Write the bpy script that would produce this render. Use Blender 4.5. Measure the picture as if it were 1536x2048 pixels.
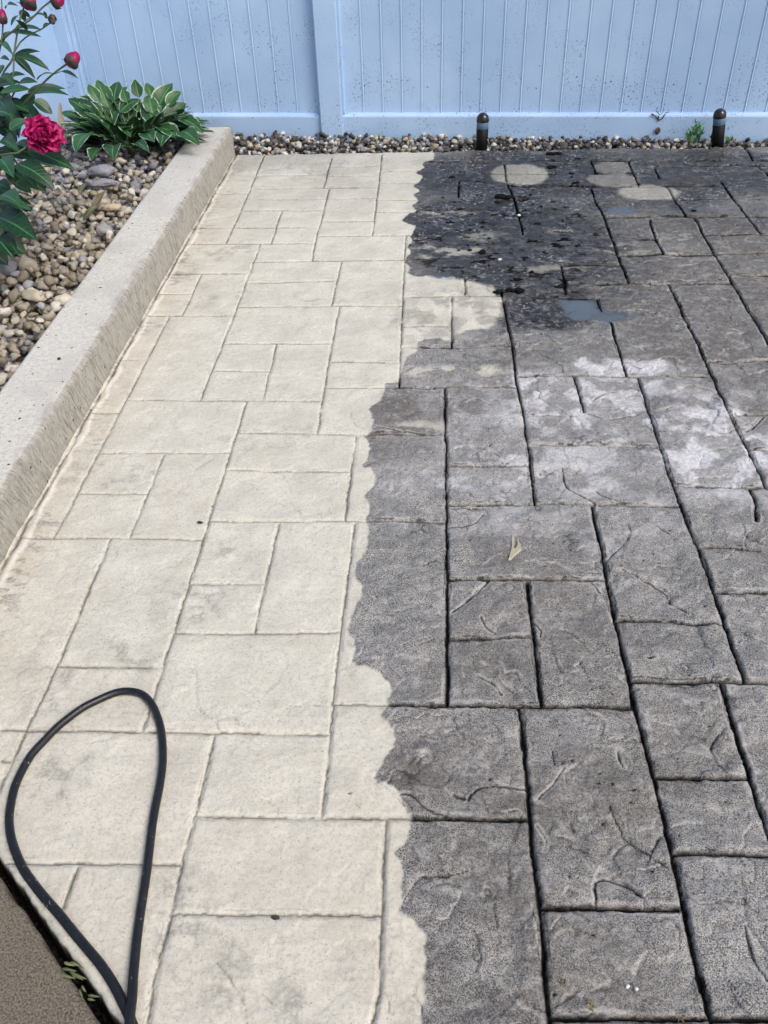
import bpy, bmesh, math, random
import numpy as np
from mathutils import Vector, Matrix, noise as mnoise
R = math.radians
rnd = random.Random(7)
rng = np.random.default_rng(11)
for o in list(bpy.data.objects): bpy.data.objects.remove(o)
scn = bpy.context.scene
COL = scn.collection

# ------------------------------------------------------------------ camera
F_PX, PITCH, ROLL, YAW, CAM_H = 1709.7, 0.68903, -0.0384, 0.06961, 1.4
_fw = Vector((-math.sin(YAW) * math.cos(PITCH), math.cos(YAW) * math.cos(PITCH), -math.sin(PITCH)))
_rt = Vector((math.cos(YAW), math.sin(YAW), 0)); _up = _rt.cross(_fw)
RT = math.cos(ROLL) * _rt + math.sin(ROLL) * _up
UP = -math.sin(ROLL) * _rt + math.cos(ROLL) * _up
FW = _fw; EYE = Vector((0, 0, CAM_H))
cam = bpy.data.cameras.new('camera'); camo = bpy.data.objects.new('camera', cam); COL.objects.link(camo)
m = Matrix((RT, UP, -FW)).transposed().to_4x4(); m.translation = EYE; camo.matrix_world = m
cam.sensor_fit = 'HORIZONTAL'; cam.sensor_width = 36; cam.lens = F_PX / 1536 * 36
cam.clip_start = .02; cam.clip_end = 500
scn.camera = camo
scn.render.resolution_x = 768; scn.render.resolution_y = 1024
scn.view_settings.view_transform = 'Standard'; scn.view_settings.look = 'None'
scn.view_settings.exposure = 0.2; scn.view_settings.gamma = 1

# ------------------------------------------------------------------ sky and sun (bright overcast)
SUN_EL, SUN_AZ = R(50), R(128)          # azimuth clockwise from +Y
w = bpy.data.worlds.new('World'); scn.world = w; w.use_nodes = True
nt = w.node_tree; bgn = nt.nodes['Background']
sky = nt.nodes.new('ShaderNodeTexSky'); sky.sky_type = 'NISHITA'; sky.sun_disc = False
sky.sun_elevation = SUN_EL; sky.sun_rotation = SUN_AZ; sky.air_density = 1.0; sky.dust_density = 5.0; sky.ozone_density = 1.0
nt.links.new(sky.outputs[0], bgn.inputs[0]); bgn.inputs[1].default_value = 0.15
sl = bpy.data.lights.new('sun', 'SUN'); sl.energy = 1.5; sl.angle = R(24); sl.color = (1, .975, .94)
so = bpy.data.objects.new('sun', sl); COL.objects.link(so)
sd = Vector((math.sin(SUN_AZ) * math.cos(SUN_EL), math.cos(SUN_AZ) * math.cos(SUN_EL), math.sin(SUN_EL)))
so.rotation_euler = sd.to_track_quat('Z', 'Y').to_euler()

# ------------------------------------------------------------------ measuring helpers
def ray(px, py): return (px - 768) / F_PX * RT - (py - 1024) / F_PX * UP + FW
def gp(px, py, z=0.0):
    d = ray(px, py); t = (z - CAM_H) / d.z; return EYE + d * t
def at(px, py, depth): return EYE + ray(px, py) * depth
def aty(px, py, y):
    d = ray(px, py); return EYE + d * (y / d.y)

# ------------------------------------------------------------------ object helpers
def tag(o, label=None, cat=None, group=None, kind=None):
    if label: o['label'] = label
    if cat: o['category'] = cat
    if group: o['group'] = group
    if kind: o['kind'] = kind
    return o
def empty(name, loc, **k):
    o = bpy.data.objects.new(name, None); COL.objects.link(o); o.location = loc; o.empty_display_size = .05
    return tag(o, **k)
def link(name, me, mat=None, parent=None, smooth=True):
    o = bpy.data.objects.new(name, me); COL.objects.link(o)
    if mat: me.materials.append(mat)
    if smooth: me.polygons.foreach_set('use_smooth', [True] * len(me.polygons))
    if parent:
        bpy.context.view_layer.update()
        o.parent = parent; o.matrix_parent_inverse = Matrix.Translation(-parent.location)
    return o
def mesh_np(name, co, faces):
    """co (n,3), faces (m,k)"""
    me = bpy.data.meshes.new(name); co = np.asarray(co, np.float32); faces = np.asarray(faces, np.int32)
    k = faces.shape[1]
    me.vertices.add(len(co)); me.vertices.foreach_set('co', co.ravel())
    me.loops.add(faces.size); me.loops.foreach_set('vertex_index', faces.ravel())
    me.polygons.add(len(faces)); me.polygons.foreach_set('loop_start', np.arange(0, faces.size, k, dtype=np.int32))
    me.polygons.foreach_set('loop_total', np.full(len(faces), k, np.int32))
    me.update(calc_edges=True); return me
def grid_faces(ny, nx, closed=False):
    i = np.arange(ny - 1)[:, None]; j = np.arange(nx if closed else nx - 1)[None, :]; j2 = (j + 1) % nx
    return np.stack([i * nx + j, i * nx + j2, (i + 1) * nx + j2, (i + 1) * nx + j], -1).reshape(-1, 4)
def col_attr(me, name, arr):
    a = me.color_attributes.new(name, 'FLOAT_COLOR', 'POINT'); a.data.foreach_set('color', np.asarray(arr, np.float32).ravel())
def box(bm, x0, x1, y0, y1, z0, z1, bev=0.0, seg=2):
    r = bmesh.ops.create_cube(bm, size=1)
    for v in r['verts']:
        v.co = Vector(((x0 + x1) / 2 + v.co.x * (x1 - x0), (y0 + y1) / 2 + v.co.y * (y1 - y0), (z0 + z1) / 2 + v.co.z * (z1 - z0)))
    if bev:
        es = list({e for v in r['verts'] for e in v.link_edges})
        bmesh.ops.bevel(bm, geom=es, offset=bev, segments=seg, affect='EDGES')
def bm_obj(name, bm, mat, parent=None, smooth=False):
    me = bpy.data.meshes.new(name); bm.to_mesh(me); bm.free()
    return link(name, me, mat, parent, smooth)
def tube(pts, rads, n=10, caps=True):
    pts = [Vector(p) for p in pts]; co = []; fs = []
    if not hasattr(rads, '__len__'): rads = [rads] * len(pts)
    u = None
    for i, p in enumerate(pts):
        t = (pts[min(i + 1, len(pts) - 1)] - pts[max(i - 1, 0)]).normalized()
        if u is None: u = t.orthogonal().normalized()
        u = (u - t * u.dot(t)).normalized(); v = t.cross(u)
        for k in range(n):
            a = 2 * math.pi * k / n; co.append(p + (u * math.cos(a) + v * math.sin(a)) * rads[i])
    fs = [list(f) for f in grid_faces(len(pts), n, True)]
    if caps:
        fs.append(list(range(n))[::-1]); fs.append([(len(pts) - 1) * n + k for k in range(n)])
    return co, fs
def smooth_path(P, step):
    P = [Vector(p) for p in P]; out = []
    for i in range(len(P) - 1):
        a = P[max(i - 1, 0)]; b = P[i]; c = P[i + 1]; d = P[min(i + 2, len(P) - 1)]
        n = max(1, int((c - b).length / step))
        for k in range(n):
            t = k / n
            out.append(.5 * ((2 * b) + (c - a) * t + (2 * a - 5 * b + 4 * c - d) * t * t + (3 * b - a - 3 * c + d) * t ** 3))
    out.append(P[-1]); return out

# ------------------------------------------------------------------ numpy noise
def vn(x, y, s, seed):
    g = np.random.default_rng(seed).random((257, 257)).astype(np.float32)
    x = x / s + 700.3; y = y / s + 900.7
    xi = np.floor(x).astype(np.int64); yi = np.floor(y).astype(np.int64); fx = x - xi; fy = y - yi
    fx = fx * fx * (3 - 2 * fx); fy = fy * fy * (3 - 2 * fy); a = xi & 255; b = yi & 255
    return (g[b, a] * (1 - fx) + g[b, a + 1] * fx) * (1 - fy) + (g[b + 1, a] * (1 - fx) + g[b + 1, a + 1] * fx) * fy
def fbm(x, y, s, seed, o=4):
    r = 0; A = 1.0; t = 0
    for i in range(o):
        c, sn = math.cos(i * 1.1), math.sin(i * 1.1)
        r = r + A * vn(x * c - y * sn, x * sn + y * c, s / 2 ** i, seed + i); t += A; A *= .55
    return r / t
def ss(a, b, x):
    t = np.clip((x - a) / (b - a), 0, 1); return t * t * (3 - 2 * t)

# ------------------------------------------------------------------ material helper
class NT:
    def __init__(s, name):
        s.m = bpy.data.materials.new(name); s.m.use_nodes = True; s.t = s.m.node_tree; s.b = s.t.nodes['Principled BSDF']
    def n(s, typ, **kw):
        nd = s.t.nodes.new(typ)
        for k, v in kw.items(): setattr(nd, k, v)
        return nd
    def put(s, sock, v):
        if isinstance(v, bpy.types.NodeSocket): s.t.links.new(v, sock)
        elif isinstance(v, (tuple, list)) and len(v) == 3 and sock.type == 'RGBA': sock.default_value = (*v, 1)
        else: sock.default_value = v
    def coord(s, scale=(1, 1, 1), rot=0):
        tc = s.n('ShaderNodeTexCoord'); mp = s.n('ShaderNodeMapping'); s.t.links.new(tc.outputs['Object'], mp.inputs[0])
        mp.inputs['Scale'].default_value = scale; mp.inputs['Rotation'].default_value = (0, 0, rot); return mp.outputs[0]
    def noise(s, scale, detail=3, rough=.6, co=None, dist=0, out='Fac'):
        nd = s.n('ShaderNodeTexNoise'); s.put(nd.inputs['Vector'], co if co is not None else s.coord())
        nd.inputs['Scale'].default_value = scale; nd.inputs['Detail'].default_value = detail
        nd.inputs['Roughness'].default_value = rough; nd.inputs['Distortion'].default_value = dist
        return nd.outputs[out]
    def vor(s, scale, co=None, feature='F1', rand=1, out='Distance'):
        nd = s.n('ShaderNodeTexVoronoi', feature=feature); s.put(nd.inputs['Vector'], co if co is not None else s.coord())
        nd.inputs['Scale'].default_value = scale; nd.inputs['Randomness'].default_value = rand; return nd.outputs[out]
    def mr(s, v, a, b, c=0., d=1.):
        nd = s.n('ShaderNodeMapRange'); nd.interpolation_type = 'SMOOTHSTEP' if a < b else 'LINEAR'
        s.put(nd.inputs[0], v); nd.inputs[1].default_value = a; nd.inputs[2].default_value = b
        s.put(nd.inputs[3], c); s.put(nd.inputs[4], d); return nd.outputs[0]
    def math(s, op, a, b=0.):
        nd = s.n('ShaderNodeMath', operation=op); s.put(nd.inputs[0], a); s.put(nd.inputs[1], b); return nd.outputs[0]
    def mix(s, f, a, b, mode='MIX'):
        nd = s.n('ShaderNodeMix', data_type='RGBA', blend_type=mode)
        s.put(nd.inputs[0], f); s.put(nd.inputs[6], a); s.put(nd.inputs[7], b); return nd.outputs[2]
    def attr(s, name):
        a = s.n('ShaderNodeAttribute', attribute_name=name); sp = s.n('ShaderNodeSeparateColor')
        s.t.links.new(a.outputs['Color'], sp.inputs[0])
        return sp.outputs[0], sp.outputs[1], sp.outputs[2], a.outputs['Alpha'], a.outputs['Color']
    def bump(s, h, strength=.5, dist=.002, prev=None):
        b = s.n('ShaderNodeBump'); s.put(b.inputs['Height'], h); b.inputs['Strength'].default_value = strength; b.inputs['Distance'].default_value = dist
        if prev is not None: s.put(b.inputs['Normal'], prev)
        return b.outputs[0]
    def done(s, color, rough=.6, normal=None, spec=.5, coat=None, **kw):
        s.put(s.b.inputs['Base Color'], color); s.put(s.b.inputs['Roughness'], rough); s.put(s.b.inputs['Specular IOR Level'], spec)
        if normal is not None: s.put(s.b.inputs['Normal'], normal)
        for k, v in kw.items(): s.put(s.b.inputs[k.replace('_', ' ')], v)
        return s.m

# ================================================================== STRUCTURE
# ---- stamped concrete patio: joints, boundary of the washed part, chips, puddles
J = """529,308 500,377 482,420 452,485;425,387 496,385;513,350 655,348;660,333 758,331;650,352 758,350 *.5;663,315 647,374;500,377 757,373;
763,308 757,373 744,469;658,377 642,440 630,485 624,520;760,341 843,340;757,365 830,364;753,399 833,398;752,423 830,422;485,398 652,397 *.4;482,420 647,419;
653,397 755,395 *.4;643,441 748,440;637,471 822,469;563,421 542,485;467,454 552,454;553,454 640,453 *.5;385,456 465,455 *.5;375,487 630,485;520,487 467,630 400,798;
812,470 809,512 807,567 806,590 801,693 798,773;505,523 624,520 808,518;682,522 663,610;660,610 803,610;807,592 1005,590;904,592 903,692;805,651 902,650;801,693 1020,692;
930,557 930,588;1002,580 1026,700 1031,750 1044,817 1056,890 1070,1008;345,546 500,545;500,564 670,560;402,547 365,628;315,587 383,586;293,630 465,629;477,612 660,610;
678,612 657,722 645,797 634,865;447,686 662,685;427,739 540,741;553,687 525,797;252,798 493,799 640,800;338,632 252,798 238,823 193,910 107,1074;178,825 237,825;240,719 288,719;
197,904 457,903;493,800 458,910 405,1077 325,1333 283,1460;476,863 634,866 882,867;662,722 798,723;651,774 797,773 890,773 1033,774;453,938 697,942;712,868 689,1040;
420,1041 690,1040 888,1042;558,1045 508,1265;710,1045 688,1212 665,1407;383,1166 527,1166;158,984 295,985;328,907 295,985 258,1074;35,1074 258,1074;258,1074 403,1077;
220,1077 113,1330 53,1455;113,1330 325,1333;0,1458 283,1461 433,1464 657,1467;347,1264 507,1265 682,1263;50,1463 22,1525 -15,1600;0,1520 22,1523;
428,1470 388,1632 362,1729 343,1824 310,1946 293,2048 280,2130;387,1630 643,1633 812,1634 1052,1637;667,1410 643,1632;8,1723 358,1727;153,1733 125,1813;
343,1826 762,1829;773,1637 767,1736 763,1829 758,1979 745,2048 741,2120;
890,774 893,1010 894,1160 895,1407;665,1407 895,1408 1266,1413;1056,890 1314,891;1037,751 1420,750;1049,831 1139,831;1149,753 1167,820;
1277,753 1297,817 1345,968 1395,1095 1432,1190 1451,1250 1487,1358;1221,643 1254,750;1337,567 1371,637 1421,740 1457,820 1497,897 1533,975;1132,567 1462,566;1127,530 1237,530;1124,530 1132,587;
1182,375 1191,400 1211,440 1227,487 1257,565;1064,592 1194,595;1194,595 1204,620;1211,435 1389,433 1560,433;1334,373 1372,433;1299,440 1312,478 1327,508;1227,479 1311,478;
1237,510 1327,509 1429,507 1560,503;1389,435 1427,503 1461,560 1536,683 1570,735;1442,362 1469,400 1494,432 1521,465;1411,468 1560,467;1461,550 1560,550;1414,723 1560,723;
1474,827 1560,826;1497,897 1560,897;1024,373 1237,371 1334,371 1441,370;1182,320 1192,345;1257,323 1279,371;1309,337 1319,358;1190,345 1310,345;960,347 1110,347;
1284,321 1560,320;1057,322 1257,321;1489,293 1507,320;1517,330 1545,358;1310,333 1560,331 *.5;1284,398 1560,396 *.5;1008,330 1015,370 1028,397 1047,467;918,362 917,393;
918,361 1182,372 *.7;847,420 1010,420 *.6;860,325 1000,325 *.6;892,931 1058,932;892,1009 1067,1007 1187,1008 1361,1012;1184,1010 1207,1113 1230,1237 1270,1412 1307,1550 1347,1712 1394,1936 1421,2033 1436,2110;
895,1157 1209,1157;1054,1163 1062,1233 1067,1273 1083,1407;895,1276 1060,1274;1234,1240 1312,1240 1447,1247;1261,1360 1560,1364;1039,1415 1049,1500 1057,1600 1064,1686 1080,1810 1090,1936 1099,2048 1104,2120;
1444,1368 1467,1447 1501,1555 1536,1667 1560,1740;1309,1551 1499,1555;1347,1708 1560,1709;1084,1814 1356,1817;1102,2036 1560,2037;1352,970 1525,973;1500,975 1512,1005 1515,1040;1395,1093 1515,1096;1427,1182 1560,1184"""
RIGHT_DARK = []                                  # joints are stronger on the unwashed side (set from the dirt mask)
def parse(t):
    out = []
    for row in t.replace('\n', '').split(';'):
        w_ = 1.0
        if '*' in row: row, k = row.split('*'); w_ = float(k)
        p = [tuple(map(float, q.split(','))) for q in row.split()]
        if p: out.append((p, w_))
    return out
JO = parse(J)
# chipped ledges and hairline cracks stamped into the stone texture
CR = parse("""1124,935 1130,965 1140,980 1165,993 1192,1006 *1.3;1193,982 1215,995 1250,1006;895,1018 950,1016 962,1012;895,1051 930,1050 950,1043 968,1025;905,1220 925,1207 950,1188 975,1163 985,1157;963,1233 972,1252 990,1262;
1063,1240 1075,1250 1083,1262 1080,1272;1183,1163 1203,1183;960,1353 985,1365 1005,1385;1216,1118 1250,1087 1258,1065 *.7;1290,1035 1340,1067 *.6;1245,1140 1290,1160 1335,1185 1342,1205;1335,1200 1375,1222;
720,1010 733,1022 *.6;392,1340 391,1400 399,1418 425,1436 438,1458 *.5;420,1422 445,1424 470,1440 497,1450 *.5;573,1410 640,1408 *.3;500,1595 535,1597 552,1618 *.3;698,1587 730,1625 *.3;753,1578 755,1562 800,1600 822,1633 *.9;
800,1588 822,1587 833,1595 855,1617 900,1631 *1.2;908,1588 930,1598;937,1600 955,1580 1000,1572 1050,1577;803,1813 815,1790 840,1752 900,1748 945,1737 *.5;1077,1595 1100,1572 1130,1535 *.8;1075,1650 1095,1680 1090,1700 *.8;
1220,1610 1235,1645 1255,1680 1300,1708 1340,1740 *.6;1195,1820 1194,1760 1240,1765 1285,1795;1305,1705 1325,1665 *.6;1440,1463 1425,1490 1440,1520 1450,1540 *.7;1490,1850 1502,1890 1516,1930 1536,1960 *1.4;1460,1955 1480,1990 1500,2010 *.5;
430,1920 465,1965 485,2000 493,2048 *.8;520,1985 545,2010 552,2048 *.4;763,1979 778,2000 777,2040 *.7;827,1985 843,2010 842,2030 *.6;700,845 703,825 712,850 745,862 *.7;745,852 790,860 850,865 *1.1;500,925 560,945 *.2;500,965 530,990 570,1010 *.5;590,1010 608,1035 *.5;635,1020 642,1035 *.5;
1167,822 1210,835 1250,833 1290,822 *.8;1185,800 1215,785 1230,783;1410,855 1440,865 1465,860 1480,850 *.8;1425,790 1470,815 *.7;1495,862 1530,832 *1.3;1345,575 1440,610 *.5;1226,405 1280,420 1330,433;830,430 900,428 960,433 *.6;
880,790 905,800 *.8;935,868 975,885 980,910 *.5;945,912 953,903 962,900 *.8;982,900 1000,915 *.8;1290,1195 1320,1215 *.5;1140,1725 1160,1760 *.3;870,1730 910,1750 *.2;640,1590 700,1600 *.1;900,1660 915,1700 *.2;560,860 575,865 *.4;1330,1480 1360,1520 *.2;
1160,1320 1180,1360 1230,1390 *.4;1500,1060 1490,1090 1530,1100 *.6;1295,1315 1310,1311 *1.6;1105,1498 1110,1530 *.6;1237,1497 1242,1522 1250,1532 *.9;845,1286 870,1275 *.4;800,1290 855,1276 *.4""")
XS = np.concatenate([np.arange(-1.12, 1.98, .0025), np.arange(1.98, 3.4, .012)])
ys = [.16]
while ys[-1] < 4.76: ys.append(ys[-1] + .0021 + max(0, ys[-1] - .3) * .0009)
YS = np.array(ys)
X, Y = np.meshgrid(XS, YS)
WX = X + (fbm(X, Y, .06, 3, 4) - .5) * .0065 + (vn(X, Y, .008, 5) - .5) * .0022
WY = Y + (fbm(X, Y, .06, 13, 4) - .5) * .0065 + (vn(X, Y, .008, 15) - .5) * .0022
def stamp(field, P, scale, reach):
    """field = min(field, distance to polyline / scale)"""
    for a, b in zip(P[:-1], P[1:]):
        x0, x1 = sorted((a[0], b[0])); y0, y1 = sorted((a[1], b[1]))
        i0 = np.searchsorted(YS, y0 - reach); i1 = np.searchsorted(YS, y1 + reach)
        j0 = np.searchsorted(XS, x0 - reach); j1 = np.searchsorted(XS, x1 + reach)
        if i1 <= i0 or j1 <= j0: continue
        x = WX[i0:i1, j0:j1]; y = WY[i0:i1, j0:j1]
        dx, dy = b[0] - a[0], b[1] - a[1]; L = dx * dx + dy * dy + 1e-12
        t = np.clip(((x - a[0]) * dx + (y - a[1]) * dy) / L, 0, 1)
        d = np.hypot(x - a[0] - t * dx, y - a[1] - t * dy) / scale
        field[i0:i1, j0:j1] = np.minimum(field[i0:i1, j0:j1], d)
def W2(P): return [tuple(gp(x, y)[:2]) for x, y in P]
DJ = np.full(X.shape, .2)                         # distance to the nearest joint
for P, k in JO:
    wp = W2(P)
    lateral = abs(wp[-1][0] - wp[0][0]) > abs(wp[-1][1] - wp[0][1])
    stamp(DJ, wp, k ** .7 * (1 + .7 * float(ss(2.0, 3.2, np.array(wp[0][1]))) if lateral else 1), .05)     # the long cross joints stand wider open at the back
# the slab pattern goes on past the right edge of the picture
yy = .3
k = 0
while yy < 4.5:
    hh = [.32, .47, .26, .4][k % 4]
    for xx in np.arange(1.95 if yy > 3.2 else 1.2 + yy * .2, 3.5, .45 if k % 2 else .36):
        if xx > .55 + yy * .36: stamp(DJ, [(xx + .1 * (k % 3), yy), (xx + .1 * (k % 3), yy + hh)], 1, .05)
    x_0 = max(.62 + yy * .34, 0.6)
    stamp(DJ, [(x_0, yy), (3.5, yy)], 1, .05); yy += hh; k += 1
DC = np.full(X.shape, .2)
for P, k in CR: stamp(DC, [tuple(v) for v in smooth_path([Vector((*q, 0)) for q in W2(P)], .01) for v in [v[:2]]], k, .03)
# broken slate ledges: a step on one side, pale rim on the other
LEDGE = parse('''808,1804 823,1789 833,1764 863,1746 908,1749 943,1741;1255,1634 1260,1669 1268,1689 1298,1704 1313,1719 1340,1734;1268,1689 1248,1699 1235,1719 1238,1734;1328,1674 1308,1694 1303,1714;1220,1606 1235,1629 1248,1649;1193,1804 1198,1739 1218,1746 1248,1764 1283,1794;1443,1464 1428,1484 1433,1509 1448,1536;1353,1449 1388,1469 1413,1474;963,1324 988,1334 1008,1364 1028,1384;1008,1339 1038,1344 1048,1364 1068,1384;1208,1344 1233,1354 1258,1374;1128,1259 1163,1284 1193,1309 1203,1324;913,1439 918,1459 953,1484;1178,1424 1203,1439 1205,1464;1128,1574 1133,1544 1168,1524;1143,1644 1163,1669;1023,1714 1018,1764;993,1804 998,1884;1253,1049 1260,1069 1233,1104 1213,1119;1218,1139 1268,1149 1298,1159 1338,1179 1348,1199;1488,1804 1493,1844 1518,1874 1548,1909;1373,1789 1398,1804 1468,1804;1463,1964 1478,1994 1493,2019;1093,1124 1143,1139 1203,1144;1488,1049 1503,1074 1533,1089;1458,1249 1493,1264 1536,1284;908,1224 933,1199 968,1164;1068,1599 1093,1614;1348,1654 1383,1644;1393,1489 1358,1504;818,1524 848,1504 883,1519;1393,1244 1408,1284 1443,1304;1108,1304 1118,1334 1148,1344;933,1849 958,1874 963,1924;1268,1949 1288,1914 1318,1924;1113,1874 1133,1854 1168,1859;1118,850 1148,830 1168,850;1248,795 1268,785 1288,800 1298,820;1438,790 1418,810 1438,825 1418,850;1403,920 1418,900 1468,895 1508,915;1488,865 1523,830;1308,820 1343,815;1018,650 1048,645 1088,650 1148,650;1033,720 1068,700 1118,725 1128,745;1048,675 1088,665 1118,685 1148,680;1258,745 1273,720 1298,715;1308,740 1323,715 1348,715 1358,735;1298,564 1358,559 1458,560;1453,670 1488,660;1448,680 1488,685;1088,590 1098,615 1118,625 1148,620;1138,635 1178,645;1198,610 1218,625 1268,620 1313,625;918,815 948,800 978,810;1048,950 1078,940 1118,950;1208,885 1248,880 1288,887;1383,960 1418,950 1468,955;1358,780 1388,770 1428,780;1468,725 1498,745 1536,740;1368,650 1408,645 1433,655;1258,525 1298,520 1338,525;1368,530 1418,520;1238,500 1268,495;903,725 933,740 978,735;818,630 858,625;908,900 933,890 978,900;1078,780 1088,800 1128,820;1293,850 1318,860 1358,855;392,1340 391,1400 399,1418 425,1436 438,1458;420,1422 445,1424 470,1440 497,1450;573,1412 600,1406 640,1408;500,1595 535,1597 552,1618;430,1920 465,1965 485,2000 493,2048;703,825 712,850 745,862;500,925 560,945 580,985;590,1010 608,1035;480,760 520,780''')
LX = WX + (fbm(X, Y, .035, 381, 4) - .5) * .022; LY = WY + (fbm(X, Y, .035, 385, 4) - .5) * .022
DL = np.full(X.shape, .2); SL = np.ones(X.shape)
for P_l, k_l in LEDGE:
    pts_l = [v[:2] for v in smooth_path([Vector((*q_, 0)) for q_ in W2(P_l)], .008)]
    for a, b in zip(pts_l[:-1], pts_l[1:]):
        i0, i1 = np.searchsorted(YS, (min(a[1], b[1]) - .05, max(a[1], b[1]) + .05)); j0, j1 = np.searchsorted(XS, (min(a[0], b[0]) - .05, max(a[0], b[0]) + .05))
        x = LX[i0:i1, j0:j1]; y = LY[i0:i1, j0:j1]; dx, dy = b[0] - a[0], b[1] - a[1]; t = np.clip(((x - a[0]) * dx + (y - a[1]) * dy) / (dx * dx + dy * dy + 1e-12), 0, 1)
        d = np.hypot(x - a[0] - t * dx, y - a[1] - t * dy); cr = (x - a[0]) * dy - (y - a[1]) * dx; m_ = d < DL[i0:i1, j0:j1]
        DL[i0:i1, j0:j1][m_] = d[m_]; SL[i0:i1, j0:j1][m_] = np.where(cr[m_] > 0, 1.0, -1.0)
SDL = DL * SL
PIT = [(1075,1082),(1107,1086),(1128,1081),(941,1079),(1243,1133),(1227,1306),(1193,1322),(1093,1346),(1185,1380),(1193,946),(1177,1190),(1112,1231),(1088,1130),(1121,1466),(1126,1528),(1144,1522),(1201,1547),(1197,1566),(1226,1567),(1267,1579),(1262,1606),(1207,1648),(1453,1602),(1299,1317),(1139,1754),(1186,1869),(1306,1746),(1288,1122),(1306,1107),(1319,1124),(1410,1211),(1477,1219),(1338,1060),(1518,1022),(1124,1964),(1110,1990),(700,1585),(425,1010),(1082,946),(1215,870),(905,1010),(860,1210),(1330,1360),(1420,1450),(980,1560)]
DPT = np.full(X.shape, .2)
for x_, y_ in PIT:
    g_ = gp(x_, y_); stamp(DPT, [(g_.x - .0012, g_.y), (g_.x + .0012, g_.y + .0006)], 1, .02)
# --- edge of the washed area
BND = [(867,300),(867,318),(847,326),(848,335),(833,345),(845,353),(838,363),(827,371),(839,382),(828,390),(837,400),(825,411),(833,420),(815,428),(805,441),(830,452),(828,463),(822,470),(823,480),(815,493),(822,503),(810,520),(820,533),(818,546),
 (850,552),(905,556),(950,563),(985,578),(1003,600),(1004,630),(985,650),(940,662),(900,680),(868,676),(840,684),(835,700),(812,714),(806,735),(800,752),(793,762),(770,767),(770,783),(763,800),(740,815),(743,827),(747,843),(743,860),(730,870),(737,887),(737,910),(725,930),(743,937),(752,957),(747,973),(732,990),(740,1003),(743,1023),(733,1037),
 (738,1060),(737,1080),(733,1097),(725,1110),(713,1130),(712,1153),(723,1167),(725,1183),(718,1207),(705,1230),(698,1253),(698,1268),(710,1280),(713,1300),(708,1323),(740,1333),(760,1345),(777,1363),(785,1383),(780,1400),(773,1417),(763,1430),(780,1447),(790,1467),(790,1483),(783,1500),(770,1520),(753,1537),(748,1550),(753,1562),(777,1562),(793,1577),(803,1597),(812,1617),
 (822,1633),(822,1649),(817,1669),(813,1686),(793,1706),(803,1726),(807,1753),(805,1796),(798,1813),(802,1826),(820,1836),(833,1853),(848,1866),(848,1896),(850,1929),(852,1969),(850,1996),(843,2019),(843,2048),(838,2090),(845,2140)]
bw = W2(BND)
bw = [tuple(v[:2]) for v in smooth_path([Vector((*q, 0)) for q in bw], .004)]
SD = np.full(X.shape, .12); _wx, _wy = WX, WY
WX = X + (vn(X, Y, .01, 25) - .5) * .004 + (vn(X, Y, .004, 26) - .5) * .004; WY = Y + (vn(X, Y, .01, 27) - .5) * .004
stamp(SD, bw, 1, .12); SX, SY = WX, WY; WX, WY = _wx, _wy
cross = np.zeros(X.shape, bool)
for (ax, ay), (bx, by) in zip(bw[:-1], bw[1:]):   # even-odd count of the crossings to the left
    lo, hi = min(ay, by), max(ay, by)
    i0, i1 = np.searchsorted(YS, lo - .004), np.searchsorted(YS, hi + .004)
    if i1 <= i0: continue
    yb = SY[i0:i1]; t = (yb - ay) / (by - ay + 1e-12)
    cross[i0:i1] ^= ((yb >= lo) & (yb < hi)) & (SX[i0:i1] > ax + t * (bx - ax))
# rows beyond the ends of the traced line
top_y, bot_y = max(p[1] for p in bw), min(p[1] for p in bw)
cross[YS > top_y] = (X > bw[0][0])[YS > top_y]; cross[YS < bot_y] = (X > bw[-1][0])[YS < bot_y]
SD = np.where(cross, SD, -SD)
soft = .003 + .018 * np.exp(-((Y - 3.0) / .35) ** 2) * ss(-.1, .1, X)
dirt = ss(-1, 1, (SD + (fbm(X, Y, .03, 31, 4) - .5) * soft * 3) / soft)
def blob(cx, cy, rx, ry, edge=.15, rag=.15, seed=41, sc=.05):
    c = gp(cx, cy); ax = abs(gp(cx + rx, cy).x - c.x); ay = abs(gp(cx, cy - ry).y - gp(cx, cy + ry).y) / 2
    q = np.hypot((X - c.x) / ax, (Y - c.y) / ay) + (fbm(X, Y, sc, seed, 4) - .5) * rag * 2
    return 1 - ss(1 - edge, 1 + edge, q)
# round spots already washed by a test pass of the nozzle
for c_, k in (((1040,348,58,20,.09,.08), .50), ((1297,384,61,17,.12,.06), .50), ((1228,359,52,13,.06,.1), .28), ((1228,334,40,12,.08,.1), .25)):
    dirt = dirt * (1 - k * blob(*c_))
n1 = fbm(X, Y, .05, 51, 5); n2 = fbm(X * .45, Y, .02, 61, 4); n3 = fbm(X, Y, .35, 71, 3); n4 = fbm(X * .35, Y, .012, 81, 4)
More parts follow.
